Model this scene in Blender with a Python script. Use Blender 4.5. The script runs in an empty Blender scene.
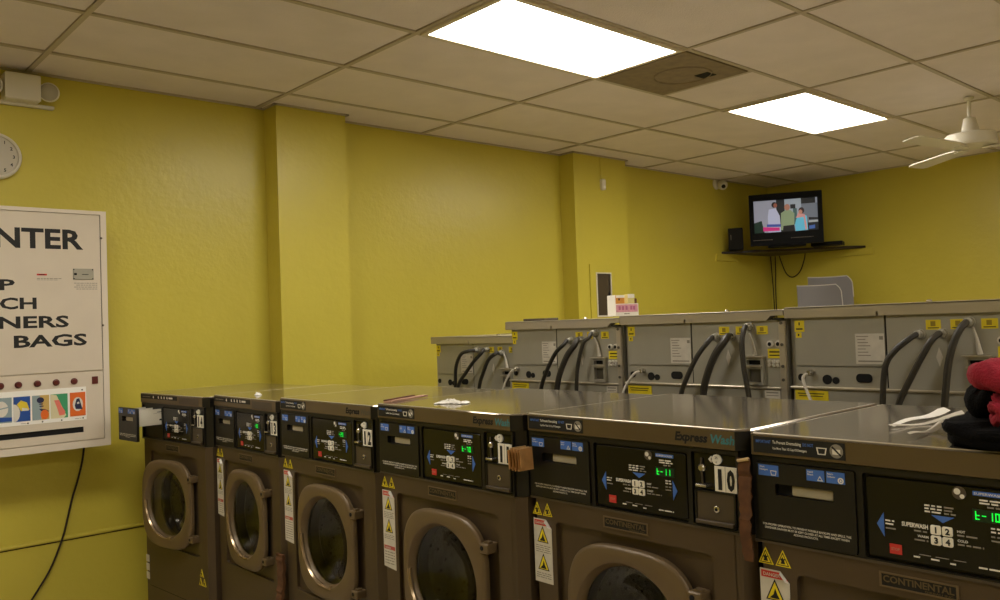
import bpy, bmesh, math, random
from mathutils import Vector, Matrix
from mathutils.geometry import tessellate_polygon
random.seed(7)
SC = bpy.context.scene
COL = SC.collection
PI = math.pi

# ------------------------------------------------------------------ materials
def lin(c):
    return tuple((x/12.92 if x <= .04045 else ((x+.055)/1.055)**2.4) for x in c)
def hexc(h):
    return lin(tuple(int(h[i:i+2], 16)/255 for i in (0, 2, 4)))
MATS = {}
def mat(name, h, rough=.6, metal=0., var=0., vscale=6., bump=0., bscale=60., emit=0., spec=.5, coat=0., dirt=None, stretch=None):
    if name in MATS: return MATS[name]
    m = bpy.data.materials.new(name); m.use_nodes = True
    nt = m.node_tree; b = nt.nodes['Principled BSDF']
    c = hexc(h)
    b.inputs['Base Color'].default_value = (*c, 1)
    b.inputs['Roughness'].default_value = rough
    b.inputs['Metallic'].default_value = metal
    b.inputs['Specular IOR Level'].default_value = spec
    b.inputs['Coat Weight'].default_value = coat
    if emit:
        b.inputs['Emission Color'].default_value = (*c, 1)
        b.inputs['Emission Strength'].default_value = emit
    tc = nt.nodes.new('ShaderNodeTexCoord')
    src = tc.outputs['Object']
    if stretch:
        mp = nt.nodes.new('ShaderNodeMapping'); mp.inputs['Scale'].default_value = stretch
        nt.links.new(src, mp.inputs['Vector']); src = mp.outputs['Vector']
    if var:
        n = nt.nodes.new('ShaderNodeTexNoise'); n.inputs['Scale'].default_value = vscale
        n.inputs['Detail'].default_value = 5
        nt.links.new(src, n.inputs['Vector'])
        r = nt.nodes.new('ShaderNodeMapRange')
        r.inputs['From Min'].default_value = .3; r.inputs['From Max'].default_value = .7
        r.inputs['To Min'].default_value = 1-var; r.inputs['To Max'].default_value = 1+var
        nt.links.new(n.outputs['Fac'], r.inputs['Value'])
        mx = nt.nodes.new('ShaderNodeMix'); mx.data_type = 'RGBA'; mx.blend_type = 'MULTIPLY'
        mx.inputs['Factor'].default_value = 1
        mx.inputs['A'].default_value = (*c, 1)
        nt.links.new(r.outputs['Result'], mx.inputs['B'])
        nt.links.new(mx.outputs['Result'], b.inputs['Base Color'])
        rr = nt.nodes.new('ShaderNodeMapRange')
        rr.inputs['To Min'].default_value = max(0, rough-.12*var*4); rr.inputs['To Max'].default_value = min(1, rough+.12*var*4)
        nt.links.new(n.outputs['Fac'], rr.inputs['Value'])
        nt.links.new(rr.outputs['Result'], b.inputs['Roughness'])
    if bump:
        n2 = nt.nodes.new('ShaderNodeTexNoise'); n2.inputs['Scale'].default_value = bscale
        n2.inputs['Detail'].default_value = 4
        nt.links.new(src, n2.inputs['Vector'])
        bp = nt.nodes.new('ShaderNodeBump'); bp.inputs['Strength'].default_value = bump
        bp.inputs['Distance'].default_value = .01
        nt.links.new(n2.outputs['Fac'], bp.inputs['Height'])
        nt.links.new(bp.outputs['Normal'], b.inputs['Normal'])
    MATS[name] = m
    return m

YEL   = mat('yellow_wall_paint', 'CCBE4A', .33, var=.03, vscale=2.2, bump=.2, bscale=26)
BRN   = mat('brown_cabinet_enamel', '544532', .42, .3, var=.05, vscale=4)
BRND  = mat('brown_door_moulding', '6B593F', .42, .15, var=.04, vscale=5)
TOPM  = mat('worn_brown_steel_top', '9C9384', .11, .7, var=.03, vscale=3)
STRIP = mat('bronze_front_strip', '66573E', .35, .35, var=.04)
BLK   = mat('black_console_plastic', '100D0A', .42, var=.06, vscale=9)
BLKG  = mat('glossy_black_panel', '0C0B0B', .22)
DARK  = mat('dark_void_and_shadow', '080706', .9)
DGREY = mat('dark_grey_metal', '5A5044', .4, .45, var=.08)
SILV  = mat('chromed_metal', 'C9C4BA', .22, .9)
WHT   = mat('white_printing', 'E6E1D6', .6)
GRYP  = mat('grey_printing', '8C8578', .6)
BLU   = mat('blue_label', '4470C4', .5)
TEAL  = mat('teal_lettering', '3F7F88', .5)
REDL  = mat('red_label', 'C8342C', .5)
GRN   = mat('green_led_digits', '10E040', .5, emit=.7)
LEDR  = mat('dim_green_window', '0C2A12', .4)
YST   = mat('yellow_sticker', 'E8D21E', .5)
BLKP  = mat('black_printing', '0E0D0C', .6)
KEYW  = mat('ivory_keys', 'EFE9DA', .45)
LABW  = mat('worn_white_label', 'CFC8BA', .6, var=.06, vscale=40)
LABR  = mat('faded_red_heading', 'B8564A', .6)
GALV  = mat('galvanised_grey_steel', 'A6A294', .42, .25, var=.08, vscale=3)
GALVD = mat('grey_steel_seam', '5C574C', .5, .4)
LIDM  = mat('brushed_steel_lid', 'B5AC9A', .3, .45, var=.08, vscale=3)
OCHRE = mat('ochre_pictogram', '9C861A', .6)
RUBB  = mat('black_rubber_hose', '2A2722', .5)
RUBG  = mat('ribbed_grey_hose', '37332C', .5)
WCORD = mat('white_cord', 'C9C3B6', .5)
CARD  = mat('brown_cardboard', 'B5864F', .85, var=.15, vscale=50)
CARDD = mat('dark_worn_cardboard', '5E3C20', .9, var=.25, vscale=40)
CARDE = mat('pale_cardboard_edge', 'CDB284', .9)
PINKC = mat('pinkish_cardboard', 'B78E78', .8, var=.08, vscale=30)
PAPR  = mat('white_paper', 'F2EFE8', .7)
TEE   = mat('ceiling_grid_metal', 'B8AC98', .5, .1)
TILE  = mat('acoustic_ceiling_tile', 'E6DCD8', .85, var=.04, vscale=5, bump=.35, bscale=160)
CREAM = mat('cream_enamel', 'D2C6B4', .45, var=.03)
CREAM2= mat('cream_frame', 'D8CDBC', .4)
DRED  = mat('dark_red_button', '5A1E18', .4)
WPLA  = mat('off_white_plastic', 'DCD6C6', .45)
CLFACE= mat('clock_face', 'C9C2B2', .5)
BLACKG= mat('black_glass_bezel', '020202', .5, spec=.12)
SHELFM= mat('dark_wood_shelf', '2A1D12', .5)
CORDD = mat('dark_cord', '1E0F0C', .6)
GREYP = mat('grey_chair_plastic', '7C787A', .5)
GREYHL= mat('painted_edge_highlight', 'CFCAC4', .45)
TOWR  = mat('red_towel', '98182E', .95, var=.15, vscale=60, bump=.5, bscale=240)
TOWB  = mat('black_towel', '070606', .95, var=.1, vscale=60, bump=.4, bscale=240, spec=.15)
FLOOR = mat('floor_vinyl', 'C2B8A6', .4, var=.08, vscale=3)
CONC  = mat('concrete_plinth', '6E675C', .8, var=.1, bump=.3)
PIPE  = mat('grey_conduit', '7A756A', .5, .3)
VENTD = mat('dusty_dark_vent', '85765E', .8, var=.15, vscale=20)
PINKL = mat('pink_label', 'D9A0B0', .6, var=.12, vscale=60)
ORAL  = mat('orange_label', 'D8963A', .6)
PYEL  = mat('pale_yellow_label', 'DCD28A', .6)
DIFF  = mat('lit_diffuser', 'FFF8EC', .6, emit=12.)

def glass_mat():
    m = bpy.data.materials.new('smoked_door_glass'); m.use_nodes = True; nt = m.node_tree
    nt.nodes.remove(nt.nodes['Principled BSDF'])
    o = nt.nodes['Material Output']
    t = nt.nodes.new('ShaderNodeBsdfTransparent'); t.inputs[0].default_value = (.9, .9, .9, 1)
    g = nt.nodes.new('ShaderNodeBsdfGlossy'); g.inputs['Roughness'].default_value = .05; g.inputs[0].default_value = (.9, .9, .9, 1)
    f = nt.nodes.new('ShaderNodeFresnel'); f.inputs[0].default_value = 1.5
    mx = nt.nodes.new('ShaderNodeMixShader')
    nt.links.new(f.outputs[0], mx.inputs[0]); nt.links.new(t.outputs[0], mx.inputs[1]); nt.links.new(g.outputs[0], mx.inputs[2])
    nt.links.new(mx.outputs[0], o.inputs[0])
    return m
GLASS = glass_mat()
def drum_mat():
    m = mat('perforated_steel_drum', '9A9892', .12, .9)
    nt = m.node_tree; b = nt.nodes['Principled BSDF']
    tc = nt.nodes.new('ShaderNodeTexCoord')
    v = nt.nodes.new('ShaderNodeTexVoronoi'); v.inputs['Scale'].default_value = 34
    nt.links.new(tc.outputs['Object'], v.inputs['Vector'])
    r = nt.nodes.new('ShaderNodeMapRange'); r.inputs['From Min'].default_value = .16; r.inputs['From Max'].default_value = .2
    nt.links.new(v.outputs['Distance'], r.inputs['Value'])
    mx = nt.nodes.new('ShaderNodeMix'); mx.data_type = 'RGBA'
    mx.inputs['A'].default_value = (.01, .01, .01, 1); mx.inputs['B'].default_value = (.6, .6, .58, 1)
    nt.links.new(r.outputs['Result'], mx.inputs['Factor']); nt.links.new(mx.outputs['Result'], b.inputs['Base Color'])
    bp = nt.nodes.new('ShaderNodeBump'); bp.inputs['Strength'].default_value = 1.; bp.inputs['Distance'].default_value = .012
    nt.links.new(v.outputs['Distance'], bp.inputs['Height']); nt.links.new(bp.outputs['Normal'], b.inputs['Normal'])
    return m
DRUM = drum_mat()

EDGE = mat('pale_edge_metal', 'C2B8A2', .3, .5)  # paler metal for the thin lines along tops and ledges
# ------------------------------------------------------------------ mesh builder
# frames: a surface frame maps (u right, v up, w outwards) to local axes
def FX(u, v, w): return (-w, -u, v)      # a face looking towards -X
def FY(u, v, w): return (u, -w, v)       # a face looking towards -Y
def FZ(u, v, w): return (u, v, w)        # a face looking up
def FD(u, v, w): return (u, -v, -w)      # a face looking down
TXT = {}
def textdata(s, off=.016, res=2):
    if (s, off) in TXT: return TXT[(s, off)]
    c = bpy.data.curves.new('t', 'FONT'); c.body = s; c.size = 1; c.resolution_u = res
    c.offset = off
    o = bpy.data.objects.new('t', c)
    me = bpy.data.meshes.new_from_object(o)
    vs = [tuple(v.co) for v in me.vertices]; fs = [tuple(p.vertices) for p in me.polygons]
    x0 = min(v[0] for v in vs); x1 = max(v[0] for v in vs)
    y0 = min(v[1] for v in vs); y1 = max(v[1] for v in vs)
    bpy.data.objects.remove(o); bpy.data.curves.remove(c); bpy.data.meshes.remove(me)
    TXT[(s, off)] = (vs, fs, x0, x1, y0, y1); return TXT[(s, off)]

def inset(poly, d):
    n = len(poly); out = []
    area = sum(poly[i][0]*poly[(i+1) % n][1]-poly[(i+1) % n][0]*poly[i][1] for i in range(n))
    s = 1 if area > 0 else -1
    for i in range(n):
        a = Vector(poly[i-1]); b = Vector(poly[i]); c = Vector(poly[(i+1) % n])
        e1 = (b-a).normalized(); e2 = (c-b).normalized()
        n1 = Vector((-e1.y, e1.x))*s; n2 = Vector((-e2.y, e2.x))*s
        k = 1+n1.dot(n2)
        m = (n1+n2)/max(k, .4)
        out.append((b.x+m.x*d, b.y+m.y*d))
    return out
def circ(cx, cy, r, n=32, ry=None):
    ry = ry or r
    return [(cx+r*math.cos(2*PI*i/n), cy+ry*math.sin(2*PI*i/n)) for i in range(n)]
def rect(u0, u1, v0, v1): return [(u0, v0), (u1, v0), (u1, v1), (u0, v1)]
def rrect(u0, u1, v0, v1, r, k=5):
    out = []
    for cx, cy, a in ((u1-r, v1-r, 0), (u0+r, v1-r, 90), (u0+r, v0+r, 180), (u1-r, v0+r, 270)):
        for i in range(k+1):
            t = math.radians(a+90*i/k); out.append((cx+r*math.cos(t), cy+r*math.sin(t)))
    return out

class MB:
    def __init__(s): s.v = []; s.f = []; s.m = []; s.mats = []
    def mi(s, m):
        if m not in s.mats: s.mats.append(m)
        return s.mats.index(m)
    def add(s, vs, fs, m):
        o = len(s.v); s.v += [tuple(v) for v in vs]; k = s.mi(m)
        for f in fs: s.f.append(tuple(o+i for i in f)); s.m.append(k)
        return s
    def rings(s, rings, m, cap0=True, cap1=True, closed=True):
        n = len(rings[0]); vs = [p for r in rings for p in r]; fs = []
        for k in range(len(rings)-1):
            for i in range(n if closed else n-1):
                j = (i+1) % n; fs.append((k*n+i, k*n+j, (k+1)*n+j, (k+1)*n+i))
        if cap0: fs.append(tuple(range(n-1, -1, -1)))
        if cap1: fs.append(tuple((len(rings)-1)*n+i for i in range(n)))
        return s.add(vs, fs, m)
    def plate(s, poly, w0, w1, m, F=FX, bev=0.):
        if bev:
            q = inset(poly, bev); sg = 1 if w1 > w0 else -1
            return s.rings([[F(u, v, w0) for u, v in poly], [F(u, v, w1-bev*sg) for u, v in poly], [F(u, v, w1) for u, v in q]], m)
        return s.rings([[F(u, v, w0) for u, v in poly], [F(u, v, w1) for u, v in poly]], m)
    def box(s, x0, x1, y0, y1, z0, z1, m, bev=0.):
        if bev:
            q = rect(x0, x1, y0, y1); i = inset(q, bev)
            return s.rings([[(a, b, z0) for a, b in i], [(a, b, z0+bev) for a, b in q], [(a, b, z1-bev) for a, b in q], [(a, b, z1) for a, b in i]], m)
        return s.rings([[(a, b, z0) for a, b in rect(x0, x1, y0, y1)], [(a, b, z1) for a, b in rect(x0, x1, y0, y1)]], m)
    def holed(s, outer, holes, w0, w1, m, F=FX):
        loops = [outer]+holes
        flat = [p for l in loops for p in l]
        tri = tessellate_polygon([[Vector((p[0], p[1], 0)) for p in l] for l in loops])
        N = len(flat)
        vs = [F(u, v, w0) for u, v in flat]+[F(u, v, w1) for u, v in flat]
        fs = []
        for t in tri:
            a, b, c = t
            fs.append((a, b, c)); fs.append((N+a, N+c, N+b))
        o = 0
        for l in loops:
            n = len(l)
            for i in range(n):
                j = (i+1) % n; fs.append((o+i, o+j, N+o+j, N+o+i))
            o += n
        return s.add(vs, fs, m)
    def tube(s, pts, r, m, n=10, smooth=0):
        P = [Vector(p) for p in pts]
        if smooth:
            Q = []
            for i in range(len(P)-1):
                p0 = P[max(i-1, 0)]; p1 = P[i]; p2 = P[i+1]; p3 = P[min(i+2, len(P)-1)]
                for k in range(smooth):
                    t = k/smooth
                    Q.append(.5*((2*p1)+(p2-p0)*t+(2*p0-5*p1+4*p2-p3)*t*t+(-p0+3*p1-3*p2+p3)*t**3))
            Q.append(P[-1]); P = Q
        rings = []; up = None
        for i, p in enumerate(P):
            d = (P[min(i+1, len(P)-1)]-P[max(i-1, 0)]).normalized()
            if up is None:
                up = Vector((0, 0, 1)) if abs(d.z) < .9 else Vector((1, 0, 0))
            a = d.cross(up)
            if a.length < 1e-4: a = d.orthogonal()
            a.normalize(); up = a.cross(d).normalized()
            rr = r[i*len(r)//len(P)] if isinstance(r, (list, tuple)) else r
            rings.append([p+a*(rr*math.cos(2*PI*k/n))+up*(rr*math.sin(2*PI*k/n)) for k in range(n)])
        return s.rings(rings, m)
    def lathe(s, prof, m, c=(0, 0, 0), F=FZ, n=32, cap=True):
        return s.rings([[tuple(Vector(F(r*math.cos(2*PI*k/n), r*math.sin(2*PI*k/n), h))+Vector(c)) for k in range(n)] for r, h in prof], m, cap, cap)
    def text(s, txt, u, v, w, size, m, F=FX, sx=1., align='l', width=None, shear=0., cap=None, bold=.016):
        vs, fs, x0, x1, y0, y1 = textdata(txt, bold)
        k = size
        if cap: k = cap/.729
        kx = k*sx
        if width: kx = width/(x1-x0)
        off = -x0*kx
        if align == 'c': off = -(x0+x1)/2*kx
        if align == 'r': off = -x1*kx
        return s.add([F(u+off+a*kx+b*k*shear, v+b*k, w) for a, b, _ in vs], fs, m)
    def lines(s, u0, u1, v, w, h, m, F=FX, seed=0):
        # a line of print too small to read: word-like dashes
        rnd = random.Random(seed+int(u0*1e4)); u = u0
        while u < u1-.001:
            l = min(rnd.uniform(.006, .02), u1-u)
            s.plate(rect(u, u+l, v, v+h), w-.0004, w, m, F); u += l+.003
        return s
    def mesh(s, name, sharp=35):
        me = bpy.data.meshes.new(name); me.from_pydata(s.v, [], s.f)
        for x in s.mats: me.materials.append(x)
        me.polygons.foreach_set('material_index', s.m)
        bm = bmesh.new(); bm.from_mesh(me); bmesh.ops.recalc_face_normals(bm, faces=bm.faces); bm.to_mesh(me); bm.free()
        me.polygons.foreach_set('use_smooth', [True]*len(me.polygons))
        me.set_sharp_from_angle(angle=math.radians(sharp))
        me.update(); return me
CACHE = {}
def part(name, src, parent=None, loc=(0, 0, 0), label=None, key=None, rz=None):
    """src: an MB, or a function building one (kept under key so copies share the mesh)"""
    if key is not None:
        if key not in CACHE: CACHE[key] = src().mesh(name)
        me = CACHE[key]
    else: me = (src() if callable(src) else src).mesh(name)
    o = bpy.data.objects.new(name, me); COL.objects.link(o); o.location = loc
    if parent: o.parent = parent
    if rz is not None: o.rotation_euler = (0, 0, rz)
    if label: o['label'] = label
    return o
def tag(o, label, cat, group=None):
    o['label'] = label; o['category'] = cat
    if group: o['group'] = group
    return o
def thing(name, label, cat, loc=(0, 0, 0), rz=0., group=None):
    o = bpy.data.objects.new(name, None); COL.objects.link(o); o.location = loc; o.rotation_euler = (0, 0, rz)
    o.empty_display_size = .1
    return tag(o, label, cat, group)
def struct(name, mb):
    o = part(name, mb); o['kind'] = 'structure'; return o

# ------------------------------------------------------------------ room
X0, X1, Y0, Y1, H = -3.4, 6.98, -6.6, 1.6, 2.829
struct('floor', MB().box(X0, X1, Y0, Y1, -.1, 0, FLOOR))
struct('wall_left', MB().box(X0, X1, Y1, Y1+.12, 0, H+.1, YEL))
struct('wall_back', MB().box(X1, X1+.12, Y0, Y1+.12, 0, H+.1, YEL))
struct('wall_right', MB().box(X0, X1, Y0-.12, Y0, 0, H+.1, YEL))
struct('wall_front', MB().box(X0-.12, X0, Y0-.12, Y1+.12, 0, H+.1, YEL))
struct('trim_1', MB().box(1.268, 1.738, 1.447, Y1, 0, H, YEL, .004))
struct('trim_2', MB().box(3.817, 4.46, 1.447, Y1, 0, H, YEL, .004))
mb = MB(); mb.rings([[(x, Y1-.012*math.sin(PI*k/6)-.0005, .505+.011*math.cos(PI*k/6)) for k in range(7)] for x in (X0, 1.268)], YEL, closed=False)
mb.box(X0, 1.268, Y1-.003, Y1, .49, .496, DARK)  # shadow line under the ridge, painted as a dark strip
struct('trim_3', mb)

ceil = MB(); tee = MB()
G = .6096
lights = [(1.2192, 0), (3.6576, 0), (1.2192, -3.6576), (3.6576, -3.6576), (-1.2192, 0), (-1.2192, -3.6576)]
vent = (2.4384, -G)
rnd = random.Random(3)
i0 = int(math.floor(X0/(2*G))); i1 = int(math.ceil(X1/(2*G)))
j0 = int(math.floor(Y0/G)); j1 = int(math.ceil(Y1/G))
def tile(xa, xb, ya, yb):
    xa = max(xa, X0); xb = min(xb, X1); ya = max(ya, Y0); yb = min(yb, Y1)
    if xb-xa < .03 or yb-ya < .03: return
    e = .0135
    t = [rnd.uniform(0, .005) for _ in range(4)]
    q = rect(xa+e, xb-e, ya+e, yb-e)
    ceil.rings([[(a, b, H+.004+t[k]) for k, (a, b) in enumerate(q)], [(a, b, H+.02+t[k]) for k, (a, b) in enumerate(q)]], TILE)
isl = lambda i, j: any(abs(lx-i*2*G) < .01 and abs(ly-(j+1)*G) < .01 for lx, ly in lights)
for i in range(i0, i1):
    for j in range(j0, j1):
        if isl(i, j): continue
        xa = i*2*G; ya = j*G
        if i == 2 and j == -1:
            tile(xa+G, xa+2*G, ya, ya+G); continue
        tile(xa, xa+2*G, ya, ya+G)
def teebar(xa, xb, ya, yb, dz=0.):
    xa = max(xa, X0); xb = min(xb, X1); ya = max(ya, Y0); yb = min(yb, Y1)
    if xb > xa and yb > ya: tee.box(xa, xb, ya, yb, H-dz, H+.012, TEE)
for i in range(i0, i1+1):
    teebar(i*2*G-.012, i*2*G+.012, Y0, Y1, .0012)
for j in range(j0, j1+1):
    teebar(X0, X1, j*G-.012, j*G+.012)
teebar(5*G-.012, 5*G+.012, -G, 0, .0006)
for a in ((X0, X1, Y1-.02, Y1), (X0, X1, Y0, Y0+.02), (X0, X0+.02, Y0, Y1), (X1-.02, X1, Y0, Y1)): teebar(*a, .002)
# angle around the two columns
for a in ((1.25, 1.756, 1.43, 1.449), (1.25, 1.27, 1.43, Y1), (1.736, 1.756, 1.43, Y1), (3.80, 4.478, 1.43, 1.449), (3.80, 3.819, 1.43, Y1), (4.458, 4.478, 1.43, Y1)): teebar(*a, .003)
ceil.box(X0, X1, Y0, Y1, H+.06, H+.1, DARK)
struct('ceiling', ceil)
struct('trim_4', tee)

where = ['in the ceiling above the washer row, the larger of two lit panels in view', 'in the ceiling past the dark vent tile, nearer the ceiling fan', '', '', '']
for k, (lx, ly) in enumerate(lights):
    lab = ['large bright fluorescent ceiling panel above the washers, beside the dark vent square',
           'farther bright fluorescent ceiling panel between the dark vent square and the white fan',
           'fluorescent ceiling panel behind the view, right of the aisle',
           'fluorescent ceiling panel on the far right of the room',
           'fluorescent ceiling panel above the soap vending machine',
           'fluorescent ceiling panel near the front corner of the room'][k]
    t = thing('ceiling_light', lab, 'ceiling light', (lx, ly, H), group='fluorescent ceiling panels')
    f = MB(); f.holed(rect(.013, 2*G-.013, -G+.013, -.013), [rect(.038, 2*G-.038, -G+.038, -.038)], -.01, .012, CREAM2, FZ)
    f.box(.014, 2*G-.014, -G+.014, -.014, .035, .05, CREAM2)
    part('frame', f, t)
    part('diffuser', MB().box(.038, 2*G-.038, -G+.038, -.038, -.004, .004, DIFF), t)
t = thing('ceiling_vent', 'dusty dark square ceiling vent tile with a round damper, beside the large lit panel', 'vent', (2.4384, -G, H))
v = MB(); v.box(.02, G-.02, .02, G-.02, -.004, .012, VENTD, .002)
part('panel', v, t)
v = MB(); v.lathe([(.15, 0), (.155, -.006), (.16, 0)], VENTD, (.34, .27, -.004), n=40, cap=False)
part('damper_ring', v, t)
part('latch_hole', MB().box(.40, .485, .15, .235, -.0065, -.004, DARK), t)

# ------------------------------------------------------------------ front-load washers
ZT = 1.10      # height of the top surface in the machine's own frame
def Zt(d): return ZT+d
def squircle(cx, cz, a, b, clip, n=72, e=3.3):
    out = []
    for i in range(n):
        t = 2*PI*i/n; c, s = math.cos(t), math.sin(t)
        u = cx+a*math.copysign(abs(c)**(2/e), c); v = cz+b*math.copysign(abs(s)**(2/e), s)
        out.append((min(u, clip), v))
    return out
CHU = .648; WD = .668; CH = .03    # front width, overall width, chamfer
def plan(x0, d, w=WD, chl=.006, ch=.024):
    # outline seen from above, chamfered front corners
    return [(x0+ch, -w), (x0, -(w-ch)), (x0, -chl), (x0+chl, 0), (d, 0), (d, -w)]
DEP = .63
DC = (.337, Zt(-.503))

def m_body():
    m = MB()
    top = Zt(-.226)
    sh = plan(.022, DEP)
    # shell: sides, back, bottom as a thin box, open front closed by the front plates
    m.box(.03, DEP, -.012, 0, 0, top, BRN); m.box(.03, DEP, -WD, -WD+.012, 0, top, BRN)
    m.box(DEP-.012, DEP, -WD, 0, 0, top, BRN); m.box(.03, DEP, -WD, 0, 0, .012, BRN)
    # bevelled front corners
    m.rings([[(.026, 0-.0, z), (0, -.02, z), (0, -.03, z), (.03, -.03, z), (.03, 0, z)] for z in (0, top)], BRN)
    m.rings([[(.026, -WD, z), (0, -WD+.022, z), (0, -WD+.04, z), (.03, -WD+.04, z), (.03, -WD, z)] for z in (0, top)], BRN)
    # face frame with the pressed recess around the door
    m.holed(rect(.028, WD-.038, 0, top), [rrect(.09, .572, Zt(-.728), Zt(-.281), .012, 3)], -.03, 0, BRN)
    m.holed(rect(.085, .577, Zt(-.733), Zt(-.276)), [circ(DC[0], DC[1], .172, 48)], -.03, -.012, BRN)
    # lower service panel seam
    m.plate(rect(.05, .61, .155, .157), 0, .0006, DARK)
    return m
def m_top():
    m = MB()
    m.rings([[(x, y, z) for x, y in plan(-.006, DEP+.004, chl=.004)] for z in (Zt(-.046), Zt(-.004))], BLK, cap1=False)
    m.rings([[(x, y, Zt(-.004)) for x, y in plan(-.006, DEP+.004, chl=.004)],
             [(x+(.003 if x < .03 else -.002), y*(1-.006)-.002, Zt(0)) for x, y in plan(-.006, DEP+.004, chl=.004)]], TOPM, cap0=False)
    m.tube([(DEP, -.004, Zt(-.0015)), (.002, -.004, Zt(-.0015)), (-.0025, -.008, Zt(-.0015)), (-.0025, -.642, Zt(-.0015)), (.022, -.664, Zt(-.0015)), (DEP, -.664, Zt(-.0015))], .0019, EDGE, 6)
    m.plate(rect(.005, .643, Zt(-.0455), Zt(-.0045)), .006, .0072, STRIP)
    return m
def m_console():
    m = MB()
    zb, zt = Zt(-.226), Zt(-.046)
    m.rings([[(x, y, z) for x, y in plan(.008, DEP, chl=.004)] for z in (zb, zt)], BLK)
    # raised surround of the three bays
    m.holed(rect(.002, .646, zb+.002, zt-.002), [rrect(.012, .222, Zt(-.219), Zt(-.058), .006, 3), rrect(.234, .515, Zt(-.219), Zt(-.060), .006, 3), rrect(.526, .64, Zt(-.218), Zt(-.056), .004, 3)], -.008, .002, BLK)
    m.plate(rect(.002, .646, zb-.001, zb+.004), .002, .0035, DGREY)
    return m
def m_control():
    m = MB(); w = .0015
    m.plate(rrect(.240, .509, Zt(-.214), Zt(-.065), .006, 3), -.008, 0, BLKG, bev=.0015)
    P = lambda poly, mm, t=w: m.plate(poly, 0, t, mm)
    P([(.258, Zt(-.152)), (.271, Zt(-.130)), (.271, Zt(-.174))], BLU)
    P([(.484, Zt(-.152)), (.472, Zt(-.130)), (.472, Zt(-.174))], BLU)
    P([(.375, Zt(-.134)), (.356, Zt(-.1225)), (.394, Zt(-.1225))], BLU)
    P(circ(.404, Zt(-.0775), .0115, 20), DGREY); P(circ(.401, Zt(-.075), .0055, 12), WHT, w+.0004); P(circ(.409, Zt(-.083), .004, 10), WHT, w+.0004)
    P(rect(.426, .476, Zt(-.0785), Zt(-.071)), BLU)
    m.text('SUPERWASH', .3495, Zt(-.149), w, .01, WHT, align='r', width=.046, cap=.0078, bold=.04)
    m.text('WARM', .3495, Zt(-.1655), w, .01, WHT, align='r', cap=.0045)
    m.text('HOT', .398, Zt(-.147), w, .01, WHT, cap=.0045)
    m.text('COLD', .398, Zt(-.163), w, .01, WHT, cap=.0045)
    m.text('SUPERWASH', .428, Zt(-.0768), w+.0004, .01, WHT, width=.045, cap=.0042)
    for k, (a, b, z, mm) in enumerate(((.345, .374, -.1075, WHT), (.345, .374, -.113, WHT), (.378, .395, -.1075, GRYP), (.378, .395, -.113, GRYP), (.345, .372, -.1185, WHT), (.378, .397, -.1185, GRYP),
                          (.325, .349, -.156, GRYP), (.325, .349, -.172, GRYP), (.398, .43, -.153, GRYP), (.398, .44, -.169, GRYP), (.436, .47, -.087, WHT), (.436, .474, -.092, WHT), (.448, .468, -.098, GRYP),
                          (.274, .290, -.145, WHT), (.274, .292, -.151, WHT), (.274, .292, -.159, GRYP), (.452, .468, -.133, WHT), (.452, .468, -.139, WHT), (.452, .468, -.147, GRYP), (.452, .468, -.154, GRYP),
                          (.322, .333, -.203, WHT), (.352, .366, -.203, WHT), (.384, .394, -.205, WHT), (.43, .472, -.203, WHT))):
        m.lines(a, b, Zt(z), w, .0028, mm, seed=k)
    for a, b in ((.332, .352), (.36, .382), (.39, .41)): P(rect(a, b, Zt(-.197), Zt(-.196)), GRYP)
    P(rect(.2795, .3015, Zt(-.2035), Zt(-.1855)), REDL); m.text('STOP', .2905, Zt(-.1965), w+.0005, .01, PINKC, align='c', width=.015, cap=.005)
    return m
def m_button(d):
    def g():
        m = MB(); m.plate(rrect(0, .0175, 0, .0165, .003, 3), -.001, .003, KEYW, bev=.0008)
        m.text(d, .0095, .0035, .0033, .01, BLKP, align='c', cap=.0105, bold=.05); return m
    return g
SEG = {'8': 'abcdefg', '-': 'g', '1': 'bc', 't': 'defg', '2': 'abged', '0': 'abcdef', '7': 'abc', '6': 'acdefg', '9': 'abcdfg', ' ': ''}
def seg7(m, s, u, v, w, h, mm):
    b = h*.48; t = h*.13
    S = {'a': (0, b, h-t, h), 'd': (0, b, 0, t), 'g': (0, b, h/2-t/2, h/2+t/2), 'f': (0, t, h/2, h), 'e': (0, t, 0, h/2), 'b': (b-t, b, h/2, h), 'c': (b-t, b, 0, h/2)}
    for i, ch in enumerate(s):
        for k in SEG[ch]:
            a = S[k]; o = u+i*h*.72
            m.plate(rect(o+a[0], o+a[1], v+a[2], v+a[3]), w-.0003, w, mm)
def m_display(s):
    def g():
        m = MB(); m.plate(rect(.424, .478, Zt(-.123), Zt(-.102)), 0, .0012, LEDR)
        seg7(m, s, .4285, Zt(-.1195), .0018, .0145, GRN); return m
    return g
def m_drawer():
    m = MB()
    # face with the finger recess cut through it
    m.holed(rrect(.013, .2205, Zt(-.2175), Zt(-.060), .005, 3), [rrect(.054, .178, Zt(-.1245), Zt(-.1015), .004, 3)], -.006, .006, BLK)
    m.plate(rect(.05, .18, Zt(-.128), Zt(-.098)), -.02, -.0055, DARK)
    for k, (t, x) in enumerate((('FOR PROPER OPERATION, TO PREVENT POSSIBLE BACKUPS AND SPILLS, THE', .186), ('DISPENSER DRAWER MUST BE KEPT CLOSED AT ALL TIMES EXCEPT WHEN', .178), ('ADDING PRODUCTS.', .052))):
        m.text(t, .117, Zt(-.188-.0068*k), .0066, .01, WHT, align='c', width=x, cap=.0042)
    return m
def m_grip():
    m = MB(); m.plate(rrect(.088, .176, Zt(-.1235), Zt(-.1025), .004, 3), -.006, .001, GRIPM, bev=.002); return m
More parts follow.
